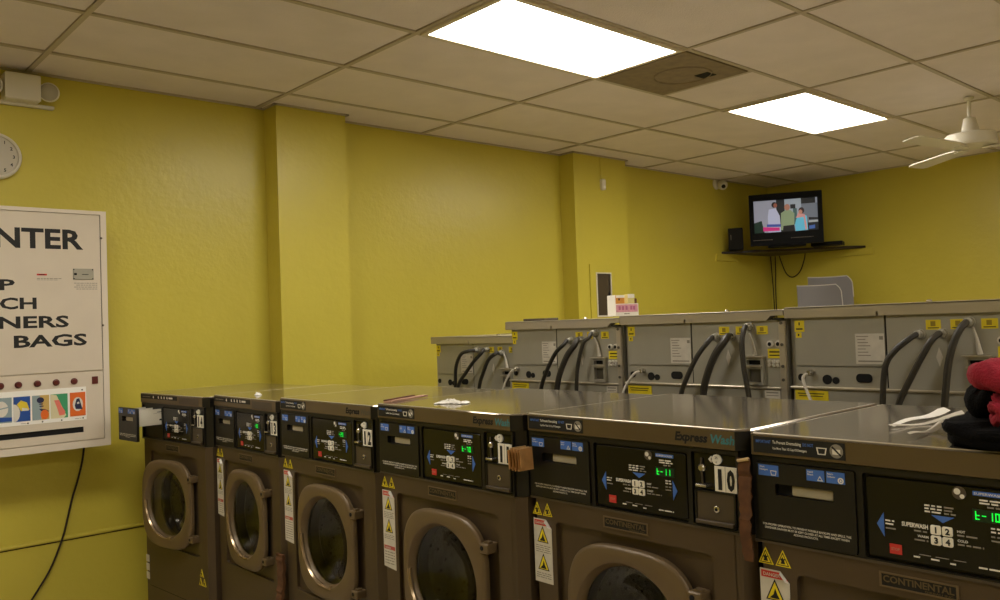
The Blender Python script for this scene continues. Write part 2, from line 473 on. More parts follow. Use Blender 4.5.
def m_blue(kind):
    def g():
        m = MB(); w0, w1 = ((.0, .045) if kind == 0 else (.0, .037))
        m.plate(rect(0, w1, -.022, 0), .0, .001, BLU)
        t = ('Wash\nDetergent', 'Liquid\nBleach', 'Fabric\nSoftener')[kind].split('\n')
        m.text(t[0], .0025, -.0058, .0013, .01, WHT, cap=.0036); m.text(t[1], .0025, -.011, .0013, .01, WHT, cap=.0034)
        if kind == 0:
            m.holed([(.027, -.0105), (.041, -.0105), (.039, -.0205), (.029, -.0205)], [[(.0285, -.012), (.0395, -.012), (.038, -.019), (.030, -.019)]], .0008, .0014, WHT)
        elif kind == 1: m.holed([(.022, -.0205), (.034, -.0205), (.028, -.0105)], [[(.0243, -.019), (.0317, -.019), (.028, -.0128)]], .0008, .0014, WHT)
        else: m.holed(circ(.029, -.0155, .006, 16), [circ(.029, -.0155, .0035, 12)], .0008, .0014, WHT); m.plate(circ(.029, -.0155, .002, 8), 0, .0014, WHT)
        return m
    return g
def m_coin():
    m = MB()
    m.plate(rrect(.530, .636, Zt(-.214), Zt(-.060), .003, 3), -.008, -.004, BLKG)
    m.plate(rrect(.537, .635, Zt(-.212), Zt(-.142), .003, 3), -.004, .003, DGREY, bev=.0015)
    m.holed(rrect(.534, .638, Zt(-.2145), Zt(-.1395), .004, 3), [rrect(.5385, .6335, Zt(-.2105), Zt(-.1435), .003, 3)], -.004, .0055, BLK)
    m.lathe([(.0075, 0), (.0075, .003), (.006, .004)], SILV, (-.003, -.59, Zt(-.178)), F=lambda a, b, h: (-h, a, b), n=16)
    m.lathe([(.0035, 0), (.0035, .002)], DARK, (-.006, -.59, Zt(-.178)), F=lambda a, b, h: (-h, a, b), n=12)
    m.plate([(.538, Zt(-.2125)), (.634, Zt(-.2125)), (.634, Zt(-.2035)), (.538, Zt(-.2045))], .003, .012, DGREY, bev=.001)
    return m
def m_slide():
    m = MB(); C = lambda a, b, h: (-h, a, b)
    m.lathe([(.009, 0), (.009, .004), (.006, .007)], SILV, (.004, -.551, Zt(-.092)), F=C, n=16)
    m.tube([(.001, -.551, Zt(-.070)), (0, -.551, Zt(-.088)), (0, -.553, Zt(-.125))], .0022, DGREY, 8)
    m.plate(rrect(.541, .569, Zt(-.1325), Zt(-.1265), .002, 2), -.004, .012, SILV, bev=.001)
    return m
def m_coinmark():
    m = MB()
    m.plate(circ(.591, Zt(-.070), .0115, 22), -.004, .0005, WHT)
    m.text('25', .591, Zt(-.0685), .001, .01, BLKP, align='c', cap=.0055); m.text('c', .591, Zt(-.0775), .001, .01, BLKP, align='c', cap=.0055)
    m.plate([(.570, Zt(-.0705)), (.577, Zt(-.0635)), (.577, Zt(-.0675)), (.574, Zt(-.0705)), (.577, Zt(-.0735)), (.577, Zt(-.0775))], -.004, .0005, WHT)
    return m
def m_number(n):
    def g():
        m = MB(); m.plate(rect(.588, .642, Zt(-.138), Zt(-.083)), .002, .0045, KEYW)
        m.plate(rect(.6145, .6155, Zt(-.138), Zt(-.083)), .0045, .0048, GRYP)
        for k, d in enumerate(n): m.text(d, .6015+.027*k, Zt(-.1315), .0052, .01, BLKP, align='c', cap=.0425, width=(.0095 if d == '1' else .0195), bold=.05)
        return m
    return g
def m_strip_label():
    m = MB(); w = .0082
    m.plate(rect(.010, .206, Zt(-.040), Zt(-.007)), .0072, w, BLKP)
    m.text('IMPORTANT', .016, Zt(-.0195), w+.0003, .01, BLU, width=.034, cap=.0062)
    m.text('To Prevent Oversudsing', .054, Zt(-.0195), w+.0003, .01, WHT, width=.062, cap=.0066)
    m.text('DO NOT', .120, Zt(-.0195), w+.0003, .01, BLU, width=.022, cap=.0062)
    m.text('Use More Than 1/2 Cup Of Detergent', .054, Zt(-.031), w+.0003, .01, WHT, width=.074, cap=.005)
    m.holed([(.148, Zt(-.019)), (.170, Zt(-.019)), (.167, Zt(-.033)), (.151, Zt(-.033))], [[(.151, Zt(-.021)), (.167, Zt(-.021)), (.165, Zt(-.031)), (.153, Zt(-.031))]], w-.0004, w+.0003, WHT)
    m.plate(circ(.189, Zt(-.0235), .0135, 24), w-.0004, w+.0003, GRYP)
    m.plate(rect(.181, .197, Zt(-.030), Zt(-.020)), w-.0004, w+.0006, WHT)
    m.add([FX(.179, Zt(-.016), w+.0008), FX(.182, Zt(-.014), w+.0008), FX(.200, Zt(-.031), w+.0008), FX(.197, Zt(-.033), w+.0008)], [(0, 1, 2, 3)], BLKP)
    return m
def m_strip_marks():
    m = MB(); w = .0082
    m.plate(rect(.010, .40, Zt(-.026), Zt(-.007)), .0072, w, BLKP)
    m.plate(rect(.42, .61, Zt(-.040), Zt(-.010)), .0072, w, DGREY)
    m.lines(.03, .12, Zt(-.018), w+.0003, .003, GRYP)
    for u in (.145, .20, .232, .262, .292): m.plate([(u, Zt(-.021)), (u+.012, Zt(-.023)), (u+.010, Zt(-.012)), (u+.003, Zt(-.010))], w-.0004, w+.0003, WHT)
    m.plate(rect(.315, .355, Zt(-.021), Zt(-.013)), w-.0004, w+.0003, WHT)
    return m
def m_express(dim, which):
    def g():
        m = MB(); w = .0078
        if which: return m.text('Wash', .580, Zt(-.033), w, .01, TEAL if not dim else GALVD, width=.062, cap=.0195, shear=.18, bold=.03)
        m.text('Express', .488, Zt(-.033), w, .01, BLKP if not dim else DARK, width=.086, cap=.0195, shear=.18, bold=.04)
        return m
    return g
def m_plate():
    m = MB()
    m.holed(rect(.258, .396, Zt(-.268), Zt(-.240)), [rect(.262, .392, Zt(-.265), Zt(-.243))], 0, .003, BRND)
    m.plate(rect(.262, .392, Zt(-.265), Zt(-.243)), 0, .0015, BLKP)
    m.text('CONTINENTAL', .265, Zt(-.2575), .0028, .01, STRIP, width=.124, cap=.0125, bold=.03)
    m.text('GIRBAU INC.', .389, Zt(-.2637), .0028, .01, STRIP, align='r', width=.05, cap=.0038)
    return m
def m_triangle():
    m = MB(); w = .0012
    m.plate([(0, -.034), (.034, -.034), (.017, 0)], 0, w, YST)
    m.holed([(.0035, -.0318), (.0305, -.0318), (.017, -.0045)], [[(.006, -.0303), (.028, -.0303), (.017, -.0082)]], 0, w+.0003, BLKP)
    m.plate([(.012, -.028), (.022, -.028), (.020, -.021), (.0235, -.017), (.018, -.018), (.017, -.0135), (.014, -.018), (.011, -.0185), (.014, -.023)], 0, w+.0005, BLKP)
    return m
def label_icon(m, u, v, s, w):
    m.plate([(u, v), (u+s, v), (u+s/2, v+s*1.05)], 0, w+.0003, BLKP)
    m.plate([(u+s*.1, v+s*.06), (u+s*.9, v+s*.06), (u+s/2, v+s*.9)], 0, w+.0006, YST)
    m.plate([(u+s*.2, v+s*.1), (u+s*.75, v+s*.1), (u+s*.62, v+s*.32), (u+s*.52, v+s*.6), (u+s*.42, v+s*.3)], 0, w+.0009, BLKP)
def m_danger(kind):
    def g():
        m = MB(); w = .0012; W = .066
        L = {'std': .168, 'long': .272, 'two': .246}[kind]
        m.plate([(0, -L), (W, -L-(.006 if kind != 'std' else 0)), (W, -.022), (W-.02, 0), (0, 0)], 0, w, LABW)
        m.plate([(.003, -.017), (W-.004, -.017), (W-.02, -.003), (.003, -.003)], 0, w+.0003, REDL)
        m.text('DANGER', .008, -.0135, w+.0007, .01, LABW, width=.038, cap=.007)
        # the peeled corner curls outwards
        m.add([FX(W-.02, 0, w), FX(W, -.022, w), FX(W-.004, -.017, .012), FX(W-.016, -.003, .012)], [(0, 1, 2, 3)], PAPR)
        label_icon(m, .012, -.062, .042, w)
        for k in range(4): m.lines(.006, W-.006, -.072-.0055*k, w+.0003, .0022, GRYP, seed=k)
        label_icon(m, .012, -.135, .042, w)
        for k in range(3): m.lines(.006, W-.006, -.145-.0055*k, w+.0003, .0022, GRYP, seed=k+9)
        if kind != 'std':
            z = -.178
            m.plate(rect(.003, W-.003, z-.012, z), 0, w+.0003, LABR); m.text('DANGER', .01, z-.0095, w+.0006, .01, LABW, width=.03, cap=.006)
            for k in range(int((L-.20)/.009)): m.lines(.006, W-.006, z-.022-.009*k, w+.0003, .003, GRYP, seed=k+3)
        return m
    return g
def m_door():
    m = MB(); cz = DC[1]
    sq = lambda d: squircle(.3415, cz-.004, .198-d, .2045-d, .536-d)
    o0 = sq(0); n = len(o0); base = sq(.008)
    inn = lambda r: [(DC[0]+r*math.cos(2*PI*i/n), cz+r*math.sin(2*PI*i/n)) for i in range(n)]
    R = [(base, .001), (sq(0), .006), (sq(0), .018), (sq(.003), .0225), (sq(.010), .0255), (inn(.172), .028), (inn(.164), .026), (inn(.156), .016), (inn(.152), .004)]
    m.rings([[FX(u, v, w) for u, v in poly] for poly, w in R], BRND, cap0=False, cap1=False)
    m.rings([[FX(u, v, w) for u, v in poly] for poly, w in ((base, .001), (inn(.152), .001), (inn(.152), .004))], BRND, cap0=False, cap1=False)
    # fixing marks on the hinge edge
    return m
def m_handle():
    m = MB(); a0, a1 = math.radians(178), math.radians(285); k = 26
    prof = [(.1665, .026), (.1645, .030), (.158, .0305), (.1545, .024), (.156, .016), (.164, .020)]
    rings = [[FX(DC[0]+r*math.cos(a0+(a1-a0)*i/k), DC[1]+r*math.sin(a0+(a1-a0)*i/k), w) for r, w in prof] for i in range(k+1)]
    return m.rings(rings, BRNS)
def m_hinge():
    m = MB(); m.plate(rrect(.518, .554, -.018, .010, .004, 3), -.012, .027, BRND, bev=.003)
    m.lathe([(.0065, 0), (.0065, .002), (.004, .003)], DARK, (-.0265, -.531, -.003), F=lambda a, b, h: (-h, a, b), n=12)
    m.plate(rect(.53, .550, .010, .015), .002, .018, BRND)
    return m
def m_glass():
    m = MB(); n = 48
    prof = [(.153, .002), (.151, .004), (.135, -.002), (.110, -.022), (.08, -.040), (.04, -.050), (.002, -.053)]
    m.rings([[FX(DC[0]+r*math.cos(2*PI*i/n), DC[1]+r*math.sin(2*PI*i/n), w) for i in range(n)] for r, w in prof], GLASS, cap0=False, cap1=True)
    return m
def m_gasket():
    m = MB(); n = 48
    prof = [(.172, -.012), (.168, -.008), (.158, -.012), (.160, -.05), (.176, -.06)]
    return m.rings([[FX(DC[0]+r*math.cos(2*PI*i/n), DC[1]+r*math.sin(2*PI*i/n), w) for i in range(n)] for r, w in prof], BLK, cap0=False, cap1=False)
def m_drum():
    m = MB(); n = 48
    prof = [(.172, -.055), (.225, -.058), (.235, -.075), (.235, -.46), (.22, -.475), (.05, -.485), (.001, -.47)]
    m.rings([[FX(DC[0]+r*math.cos(2*PI*i/n), DC[1]+r*math.sin(2*PI*i/n), w) for i in range(n)] for r, w in prof], DRUM, cap0=False, cap1=True)
    for k in range(3):
        a = math.radians(100+120*k); c, s = math.cos(a), math.sin(a)
        q = [(.234, -.035), (.17, -.012), (.165, 0), (.17, .012), (.234, .035)]
        m.rings([[FX(DC[0]+r*c-t*s, DC[1]+r*s+t*c, w) for r, t in q] for w in (-.09, -.45)], DRUM)
    return m
def m_foot():
    m = MB(); m.lathe([(.024, 0), (.026, .006), (.012, .012), (.010, .02), (.010, 1.)], RUBB, n=16); return m
def m_tray():
    m = MB()
    u0, u1, z0, z1 = .020, .205, Zt(-.148), Zt(-.072)
    m.holed(rect(u0, u1, z0, z1), [rect(u0+.006, u1-.006, z0+.006, z1+.00-.004)], -.285, -.275, WPLA)
    m.plate(rect(u0, u1, z0, z0+.005), -.285, -.006, WPLA)
    for a, b in ((u0, u0+.005), (u1-.005, u1), (.10, .104)): m.plate(rect(a, b, z0, z1), -.285, -.006, WPLA)
    m.plate([(u0, z1-.022), (u0+.185, z1-.022), (u0+.185, z1-.018), (u0, z1-.018)], -.20, -.08, GRYP)
    m.plate(rect(u1-.0005, u1+.001, z0+.02, z0+.028), -.12, -.11, BLKP)
    m.plate(rect(u1-.0005, u1+.001, z1-.016, z1-.013), -.27, -.10, BLKP)
    return m
GRIPM = mat('tan_grip_plastic', 'A59C86', .45)
BRNS = mat('polished_brown_handle', 'A08A6C', .22, .6)
washers = []
def washer(num, loc_x, loc_y, ztop, label, sy=1., rz=0., disp=None, danger='std', tris=True, drawer=0., ajar=0., strip='label', extra=None):
    t = thing('front_load_washer', label, 'washing machine', (loc_x, loc_y, ztop-ZT), rz, 'front-load washers along the aisle')
    t.scale = (1, sy, 1)
    part('cabinet', m_body, t, key='body')
    for x, y in ((.07, -.06), (.07, -WD+.06), (DEP-.06, -.06), (DEP-.06, -WD+.06)):
        f = part('foot', m_foot, t, (x, y, PLH-(ztop-ZT)+.0005), key='foot'); f.scale = (1, 1, ztop-ZT-PLH)
    part('top_panel', m_top, t, key='top')
    c = part('console', m_console, t, key='console')
    cp = part('control_panel', m_control, t, key='cp')
    for k, d in enumerate('1234'):
        part('button', m_button(d), cp, (0, -(.3535+.0195*(k % 2)), Zt(-.1565-.0185*(k//2))), key='btn'+d)
    if disp: part('display', m_display(disp), cp, key='disp'+disp)
    dr = part('dispenser_drawer', m_drawer, t, (-drawer, 0, 0), key='drawer')
    part('grip', m_grip, dr, key='grip')
    for k, u in enumerate((.0185, .1245, .1655)): part('blue_sticker', m_blue(k), dr, FX(u, Zt(-.0645), .006), key='blue%d' % k)
    if drawer: part('tray', m_tray, dr, label='pale plastic dispenser tray', key='tray')
    cb = part('coin_box', m_coin, t, key='coin')
    part('coin_slot', m_slide, cb, key='slide'); part('price_mark', m_coinmark, cb, key='coinmark')
    part('number_plate', m_number(num), t, key='num'+num, label='white number plate reading '+num)
    part('instruction_strip', m_strip_label if strip == 'label' else m_strip_marks, t, key='strip'+strip)
    if strip == 'label': [part('lettering', m_express(num == '12', q), t, key='exp%d%d' % (q, num == '12')) for q in (0, 1)]
    part('nameplate', m_plate, t, key='np')
    if tris:
        for k in range(2): part('warning_sticker', m_triangle, t, FX(.006+.0385*k, Zt(-.2365), .0), key='tri')
    if danger: part('danger_label', m_danger(danger), t, FX(.008, Zt(-.281), 0), key='dg'+danger)
    d = part('door', m_door, t, key='door')
    part('glass', m_glass, d, key='glass'); part('handle', m_handle, d, key='handle')
    if ajar:
        piv = Vector(FX(.52, 0, 0)); d.rotation_euler = (0, 0, ajar)
        d.location = piv-(Matrix.Rotation(ajar, 3, 'Z') @ piv)
    for z in (-.374, -.645): part('hinge', m_hinge, t, (0, 0, Zt(z)), key='hinge')
    part('gasket', m_gasket, t, key='gasket'); part('drum', m_drum, t, key='drum')
    if extra: extra(t)
    washers.append(t); return t
PLH = .08
struct('trim_5', MB().box(.56, 1.10, -3.6, 1.45, 0, PLH, CONC, .01))
def ex14(t):
    for k in range(3):
        part('service_label', lambda: MB().plate(rect(0, .034, -.034, 0), 0, .001, LABW), t, FX(.012, Zt(-.80-.042*k), 0), key='svc')
    for u, z in ((.60, -.775), (.588, -.815), (.622, -.815)):
        part('warning_sticker', m_triangle, t, FX(u-.03, Zt(z), 0), key='tri')
W14 = math.atan2(.05, .65)
washer('14', .42, 1.31, 1.218, 'front-load washer number 14, farthest by the yellow wall, its drawer pulled out and door ajar', rz=W14, danger=None, tris=False, drawer=.115, ajar=math.radians(8), strip='marks', extra=ex14)
washer('13', .508, .636, 1.226, 'front-load washer number 13, between number 14 and number 12', sy=.915, disp='-20', danger='two', strip='marks')
washer('12', .508, .013, 1.240, 'front-load washer number 12, between number 13 and number 11', disp='-20', danger='long')
washer('11', .49, -.696, 1.2525, 'front-load washer number 11 with folded cardboard wedged at its right edge', disp='t-70', danger='two')
washer('10', .522, -1.371, 1.2545, 'front-load washer number 10, showing t-11 in green', disp='t-11')
washer('9', .512, -2.056, 1.2535, 'nearest front-load washer, carrying the dark and red laundry on its top', disp='t-10')

# ------------------------------------------------------------------ machines seen from behind
RX = 1.80
STEM = {}
def backmachine(label, yl, W, zt, hoses, k=1., right_post=True, cordpts=None, RX=RX, small=False):
    """yl: left edge, W: width, zt: top; k scales the fittings of the smaller model"""
    t = thing('large_washer', label, 'washing machine', (RX, yl, 0), 0, 'washers seen from behind')
    Z = lambda d: zt+d*1.0
    b = MB(); D = .80
    b.box(0.02, D, -W+.004, -.004, .08, zt-.036, GALV)
    # back panels, each standing slightly proud, with seams between
    zs = -.213
    b.plate(rect(.03, .355*k, Z(zs), Z(-.038)), -.02, .0, GALV)
    b.plate(rect(.362*k, W-.03, Z(-.288), Z(-.038)), -.02, .001, GALV)
    b.plate(rect(.03, .355*k, Z(-.288), Z(zs-.004)), -.02, -.003, GALV)
    b.plate(rect(.012, W-.012, Z(-.296), Z(-.288)), -.02, .016, EDGE, bev=.002)
    b.plate(rect(.02, W-.02, .08, Z(-.297)), -.02, .004, GALV)
    part('cabinet', b, t)
    l = MB(); nk = .34*k
    l.plate([(0, Z(-.040)), (nk-.004, Z(-.040)), (nk-.004, Z(-.026)), (nk+.004, Z(-.026)), (nk+.004, Z(-.040)), (W-.07, Z(-.040)), (W-.05, Z(-.022)), (W, Z(-.022)), (W, Z(-.003)), (0, Z(-.003))], -.02, .018, LIDM)
    l.rings([[(x, y, zt-h) for x, y in rect(-.018+e, D+.01-e, -W+e+.001, -e-.001)] for h, e in ((.006, 0), (.002, 0), (0, .003))], LIDM)
    part('lid', l, t)
    for u, r, z in ((.048, .013, -.256), (.145, .017, -.262), (.177, .0125, -.265)): part('cable_opening', MB().plate(circ(u*k, Z(z), r, 18), -.01, .0008, DARK), t)
    part('cable_opening', MB().plate(rrect(.25*k, .306*k, Z(-.270), Z(-.239), .0145, 5), -.01, .0008, DARK), t)
    part('panel_seam', MB().plate(rect(.3575*k, .360*k, Z(-.285), Z(-.042)), -.01, -.0005, DARK), t)
    def sticker(name, poly, mm, marks=(), lab=None, w=.0022):
        s = MB(); s.plate(poly, 0, w, mm)
        for q in marks: s.plate(q[0], 0, w+.0004, q[1])
        part(name, s, t, label=lab)
    sticker('caution_sticker', rect(.031, .068, Z(-.091), Z(-.05)), YST, [(rect(.047, .052, Z(-.067), Z(-.056)), BLKP), (rect(.037, .062, Z(-.083), Z(-.078)), BLKP)])
    sticker('caution_sticker', rect(.035, .056, Z(-.112), Z(-.093)), YST, [(rect(.043, .048, Z(-.106), Z(-.098)), BLKP)])
    marks = [(rect(.258*k, .30*k, Z(-.112), Z(-.109)), GRYP), (rect(.337*k, .35*k, Z(-.122), Z(-.110)), GRYP)]
    for q in range(6): marks.append((rect(.262*k, (.29+.008*(q % 3))*k, Z(-.122-.011*q), Z(-.119-.011*q)), GRYP))
    marks.append((rect(.262*k, .345*k, Z(-.198), Z(-.193)), GRYP))
    sticker('rating_plate', rect(.254*k, .354*k, Z(-.205), Z(-.101)), LABW, marks, 'pale printed rating plate')
    for a, b_ in ((.49, .536), (.565, .602), (.655, .702)):
        sticker('caution_sticker', rect(a*k, b_*k, Z(-.091), Z(-.059)), YST, [(rect((a+.015)*k, (a+.03)*k, Z(-.080), Z(-.064)), OCHRE), (rect((a+.006)*k, (b_-.006)*k, Z(-.087), Z(-.084)), BLKP)])
    sticker('diamond_sticker', [(.517*k, Z(-.18)), (.527*k, Z(-.211)), (.538*k, Z(-.18)), (.527*k, Z(-.149))], LABW)
    sticker('caution_sticker', rect(.025*k, .150*k, Z(-.34), Z(-.303)), YST, [(rect(.035*k, .135*k, Z(-.315), Z(-.312)), BLKP), (rect(.04*k, .13*k, Z(-.324), Z(-.321)), BLKP)], w=.0065)
    # connector block
    g = MB(); C = lambda a, b, h: (-h, a, b)
    if not small:
        sticker('caution_sticker', rect(.698*k, .762*k, Z(-.181), Z(-.146)), YST, [(rect(.705*k, .755*k, Z(-.16), Z(-.155)), BLKP), (rect(.705*k, .755*k, Z(-.172), Z(-.168)), BLKP)])
        for u in (.711*k, .745*k):
            c = MB(); c.lathe([(.0125, 0), (.0135, .006), (.0095, .009), (.0075, .009)], WCORD, F=C, n=18); c.lathe([(.0075, .006), (.0075, .0093)], DARK, F=C, n=14)
            part('socket', c, t, FX(u, Z(-.128), .001))
        for q in range(8):
            part('terminal', lambda: MB().lathe([(.0068, 0), (.0068, .008), (.005, .010)], WCORD, F=C, n=12), t, FX(.706*k+.0175*(q % 4), Z(-.193-.014*(q//4)), .001), key='term')
        s = MB(); s.holed(rect(.608*k, .686*k, Z(-.282), Z(-.178)), [rect(.618*k, .676*k, Z(-.206), Z(-.188)), rect(.620*k, .676*k, Z(-.272), Z(-.222))], 0, .02, GALV)
        s.plate(rect(.618*k, .676*k, Z(-.206), Z(-.188)), 0, .002, DARK); s.plate(rect(.620*k, .676*k, Z(-.272), Z(-.222)), 0, .002, GALVD)
        s.plate(rect(.600*k, .690*k, Z(-.178), Z(-.174)), 0, .03, LIDM); s.plate(rect(.612*k, .682*k, Z(-.214), Z(-.209)), .0, .03, LIDM)
        part('drain_bracket', s, t)
        s = MB(); s.tube([FX(.640*k, Z(-.085), .03), FX(.646*k, Z(-.12), .02), FX(.652*k, Z(-.17), .015)], [.003, .005, .009], WCORD); part('vent_tube', s, t)
        sticker('paper_label', rect(.681*k, .745*k, Z(-.338), Z(-.301)), LABW, [(rect(.688*k, .737*k, Z(-.312), Z(-.307)), GRYP), (rect(.688*k, .737*k, Z(-.322), Z(-.319)), GRYP)], 'white paper label', w=.0065)
    else:
        sticker('dark_hatch', rect(.512, .575, Z(-.248), Z(-.180)), DARK)
    if right_post:
        s = MB(); s.plate(rect(W-.022, W+.0025, .1, Z(-.044)), .003, .016, LIDM, bev=.002)
        for z in (-.05, -.13, -.21, -.26): s.lathe([(.006, 0), (.006, .004)], GALVD, FX(W-.009, Z(z), .016), F=C, n=8)
        s.plate(rect(W-.045, W-.002, Z(-.038), Z(-.031)), .003, .019, DARK)
        part('joint_strip', s, t)
    for q, (pts, r, mm) in enumerate(hoses):
        u0, z0 = pts[0]
        s = MB()
        P = [FX(u0+.02, Z(z0)+.004, .0), FX(u0+.008, Z(z0)+.002, .045)]
        P = [FX(u0, Z(z0), .0), FX(u0-.002, Z(z0), .03)]
        n = len(pts)
        sl = lambda u, w: u+w*((yl-u+3.02)/(RX+1.06))
        for a, (u, z) in enumerate(pts[1:]):
            w_ = .04+.03*math.sin(PI*min(1, (a+1)/n)); P.append(FX(sl(u, w_), Z(z), w_))
        u, z = pts[-1]; du = pts[-1][0]-pts[-2][0]; u = sl(u, .04); P += [FX(u+du*.5, Z(z-.12), .04), FX(u+du*.6, Z(z-.5), .04), FX(u+du*.6, .12, .04)]
        s.tube(P, r, mm, 10, 6)
        h = part('hose', s, t)
        s = MB(); s.lathe([(.018, 0), (.018, .010), (.014, .011), (.014, .026), (.011, .03)], GALV, F=C, n=6 if q == 1 else 12)
        part('fitting', s, h, FX(u0, Z(z0), .0))
    if cordpts:
        s = MB(); s.tube([FX(u, Z(z), .02+.01*i) for i, (u, z) in enumerate(cordpts)], .0055, WCORD, 8, 5)
        s.lathe([(.011, 0), (.011, .02), (.008, .026)], SILV, FX(cordpts[0][0], Z(cordpts[0][1]), 0), F=C, n=10)
        part('power_cord', s, t)
    s = MB(); s.lathe([(.010, 0), (.010, .004), (.006, .008)], SILV, (.09, -.47*k, zt), n=12); part('lid_bolt', s, t)
    return t
PL2 = struct('trim_6', MB().box(2.0, 2.60, -2.2, .88, 0, .081, CONC))
R1, R2, R3 = .0085, .0145, .012
backmachine('lowest of the steel washers seen from behind, set back nearest the yellow wall', .90, .785, 1.434, [([(0.405, -0.077), (0.316, -0.08), (0.251, -0.098), (0.204, -0.167), (0.193, -0.267)], 0.01, RUBB), ([(0.488, -0.074), (0.431, -0.089), (0.355, -0.141), (0.285, -0.203), (0.223, -0.266)], 0.01, RUBB), ([(0.605, -0.092), (0.547, -0.093), (0.485, -0.127), (0.436, -0.2), (0.404, -0.267)], 0.01, RUBB)], right_post=False, RX=1.95)
backmachine('steel washer seen from behind under the pink carton, right of the smallest one', .085, .737, 1.506,
   [([(.434, -.098), (.38, -.115), (.324, -.155), (.261, -.24), (.219, -.325)], .0095, RUBB), ([(.500, -.094), (.45, -.118), (.400, -.165), (.350, -.248), (.326, -.327)], .0135, RUBG), ([(.585, -.065), (.54, -.085), (.502, -.114), (.465, -.216), (.452, -.323)], .009, RUBG)], k=.942, cordpts=[(.063, -.236), (.04, -.25), (.01, -.30), (-.005, -.345)])
backmachine('middle steel washer seen from behind, right of the pink carton', -.655, .775, 1.5145,
   [([(.479, -.100), (.43, -.122), (.381, -.173), (.329, -.255), (.295, -.330)], .0098, RUBG), ([(.547, -.098), (.51, -.116), (.466, -.165), (.425, -.245), (.402, -.326)], .0145, RUBG), ([(.628, -.061), (.598, -.078), (.589, -.12), (.592, -.211), (.610, -.333)], .010, RUBG)], cordpts=[(.109, -.239), (.08, -.25), (.045, -.295), (.022, -.345)])
backmachine('rightmost steel washer seen from behind, beyond the red towels', -1.435, .80, 1.521,
   [([(.47, -.106), (.43, -.122), (.385, -.158), (.351, -.213), (.337, -.339)], .0098, RUBG), ([(.542, -.104), (.51, -.118), (.489, -.146), (.436, -.24), (.389, -.337)], .0105, RUBG), ([(.622, -.070), (.592, -.09), (.570, -.135), (.55, -.21), (.534, -.337)], .0110, RUBG)], cordpts=[(.088, -.238), (.070, -.255), (.085, -.295), (.112, -.345)])

# ------------------------------------------------------------------ soap vending machine on the left wall
VY = 1.35
VX0, VX1, VZ0, VZ1 = -.72, .282, .972, 2.123
t = thing('vending_machine', 'white wall-mounted laundry supply vending machine with black lettering and product pictures', 'vending machine', (0, 0, 0))
F = lambda u, v, w: (u, VY-w, v)
m = MB(); m.box(VX0, VX1, VY+.012, Y1-.002, VZ0, VZ1, CREAM)
m.holed(rect(VX0, VX1, VZ0, VZ1), [rrect(VX0+.028, .255, 1.006, 2.108-.003, .003, 2)], -.03, .0, CREAM2, F)
part('case', m, t)
m = MB(); m.plate(rect(VX0+.031, .252, 1.342, 2.102), -.02, -.003, CREAM, F, bev=.001)
for z in (1.99, 1.56): m.lathe([(.006, 0), (.006, .004)], DGREY, F(.2575, z, -.004), F=lambda a, b, h: (a, -h, b), n=8)
m.plate(rect(.2525, .2545, 1.35, 2.10), -.02, -.0065, DARK, F)
d = part('display_door', m, t)
m = MB()
for s_, u0, u1, zb, ch in (('CENTER', -.388, .175, 1.934, .094), ('SOAP', -.44, -.123, 1.735, .050), ('BLEACH', -.43, -.034, 1.647, .053), ('CLEANERS', -.50, .104, 1.558, .055), ('BAGS', -.132, .183, 1.468, .056)):
    # wide bold capitals with small spurs at the stroke ends
    m.text(s_, u0, zb, -.0025, .1, BLKP, F, width=u1-u0, cap=ch, bold=.03)
part('lettering', m, d)
m = MB(); m.plate(rect(.126, .219, 1.785, 1.838), -.003, .002, GALV, F, bev=.0015); m.plate(rect(.165, .195, 1.808, 1.811), 0, .0025, DARK, F)
m.plate(rect(.130, .142, 1.806, 1.816), 0, .004, DARK, F)
for a, b in ((.129, 1.789), (.214, 1.789), (.129, 1.833), (.214, 1.833)): m.lathe([(.003, 0), (.003, .003)], DARK, F(a, b, 0), F=lambda a, b, h: (a, -h, b), n=6)
part('coin_plate', m, d)
m = MB(); m.plate(rect(-.031, .012, 1.803, 1.811), -.003, -.0015, REDL, F); m.plate(rect(-.022, .002, 1.8055, 1.8085), -.003, -.001, BLKP, F)
m.lines(-.031, .075, 1.787, -.002, .003, GRYP, F); m.lines(-.031, .06, 1.781, -.002, .002, GRYP, F)
for k in range(4): m.lines(.13+.01*k % .02, .235, 1.766-.0095*k, -.002, .003, GRYP, F, seed=k)
part('small_print', m, d)
m = MB(); m.holed(rect(VX0+.031, .252, 1.010, 1.338), [rect(-.66, .160, 1.047, 1.074)], -.02, -.003, CREAM, F)
m.plate(rect(-.66, .160, 1.047, 1.074), -.0119, -.0105, DARK, F)
lp = part('lower_panel', m, t)
for u in (-.67, -.59, -.51, -.43, -.35, -.27, -.19, -.117, -.038, .042, .121):
    m = MB(); m.lathe([(.0155, 0), (.0155, .004), (.012, .006), (.011, .012), (.009, .014)], DRED, F=lambda a, b, h: (a, -h, b), n=20)
    part('selector_button', m, lp, (u, VY+.003, 1.295))
part('coin_return', MB().plate(rect(.201, .228, 1.276, 1.312), -.003, .001, DRED, F), lp)
m = MB(); m.plate(rect(-.68, .173, 1.108, 1.266), -.003, -.001, PAPR, F)
CLB = [mat('pack_blue', '1C4A9A', .5), mat('pack_yellow', 'E0C832', .5), mat('pack_green', '3E9A6A', .5), mat('pack_orange', 'E06A20', .5), mat('pack_grey', '8FA0A4', .5), mat('pack_tan', 'C9A860', .5), mat('pack_pink', 'E07868', .5), mat('pack_cream', 'D8CFA8', .5), mat('pack_navy', '1A1E44', .5), mat('pack_white', 'D9D4CA', .5)]
part('picture_strip', m, lp)
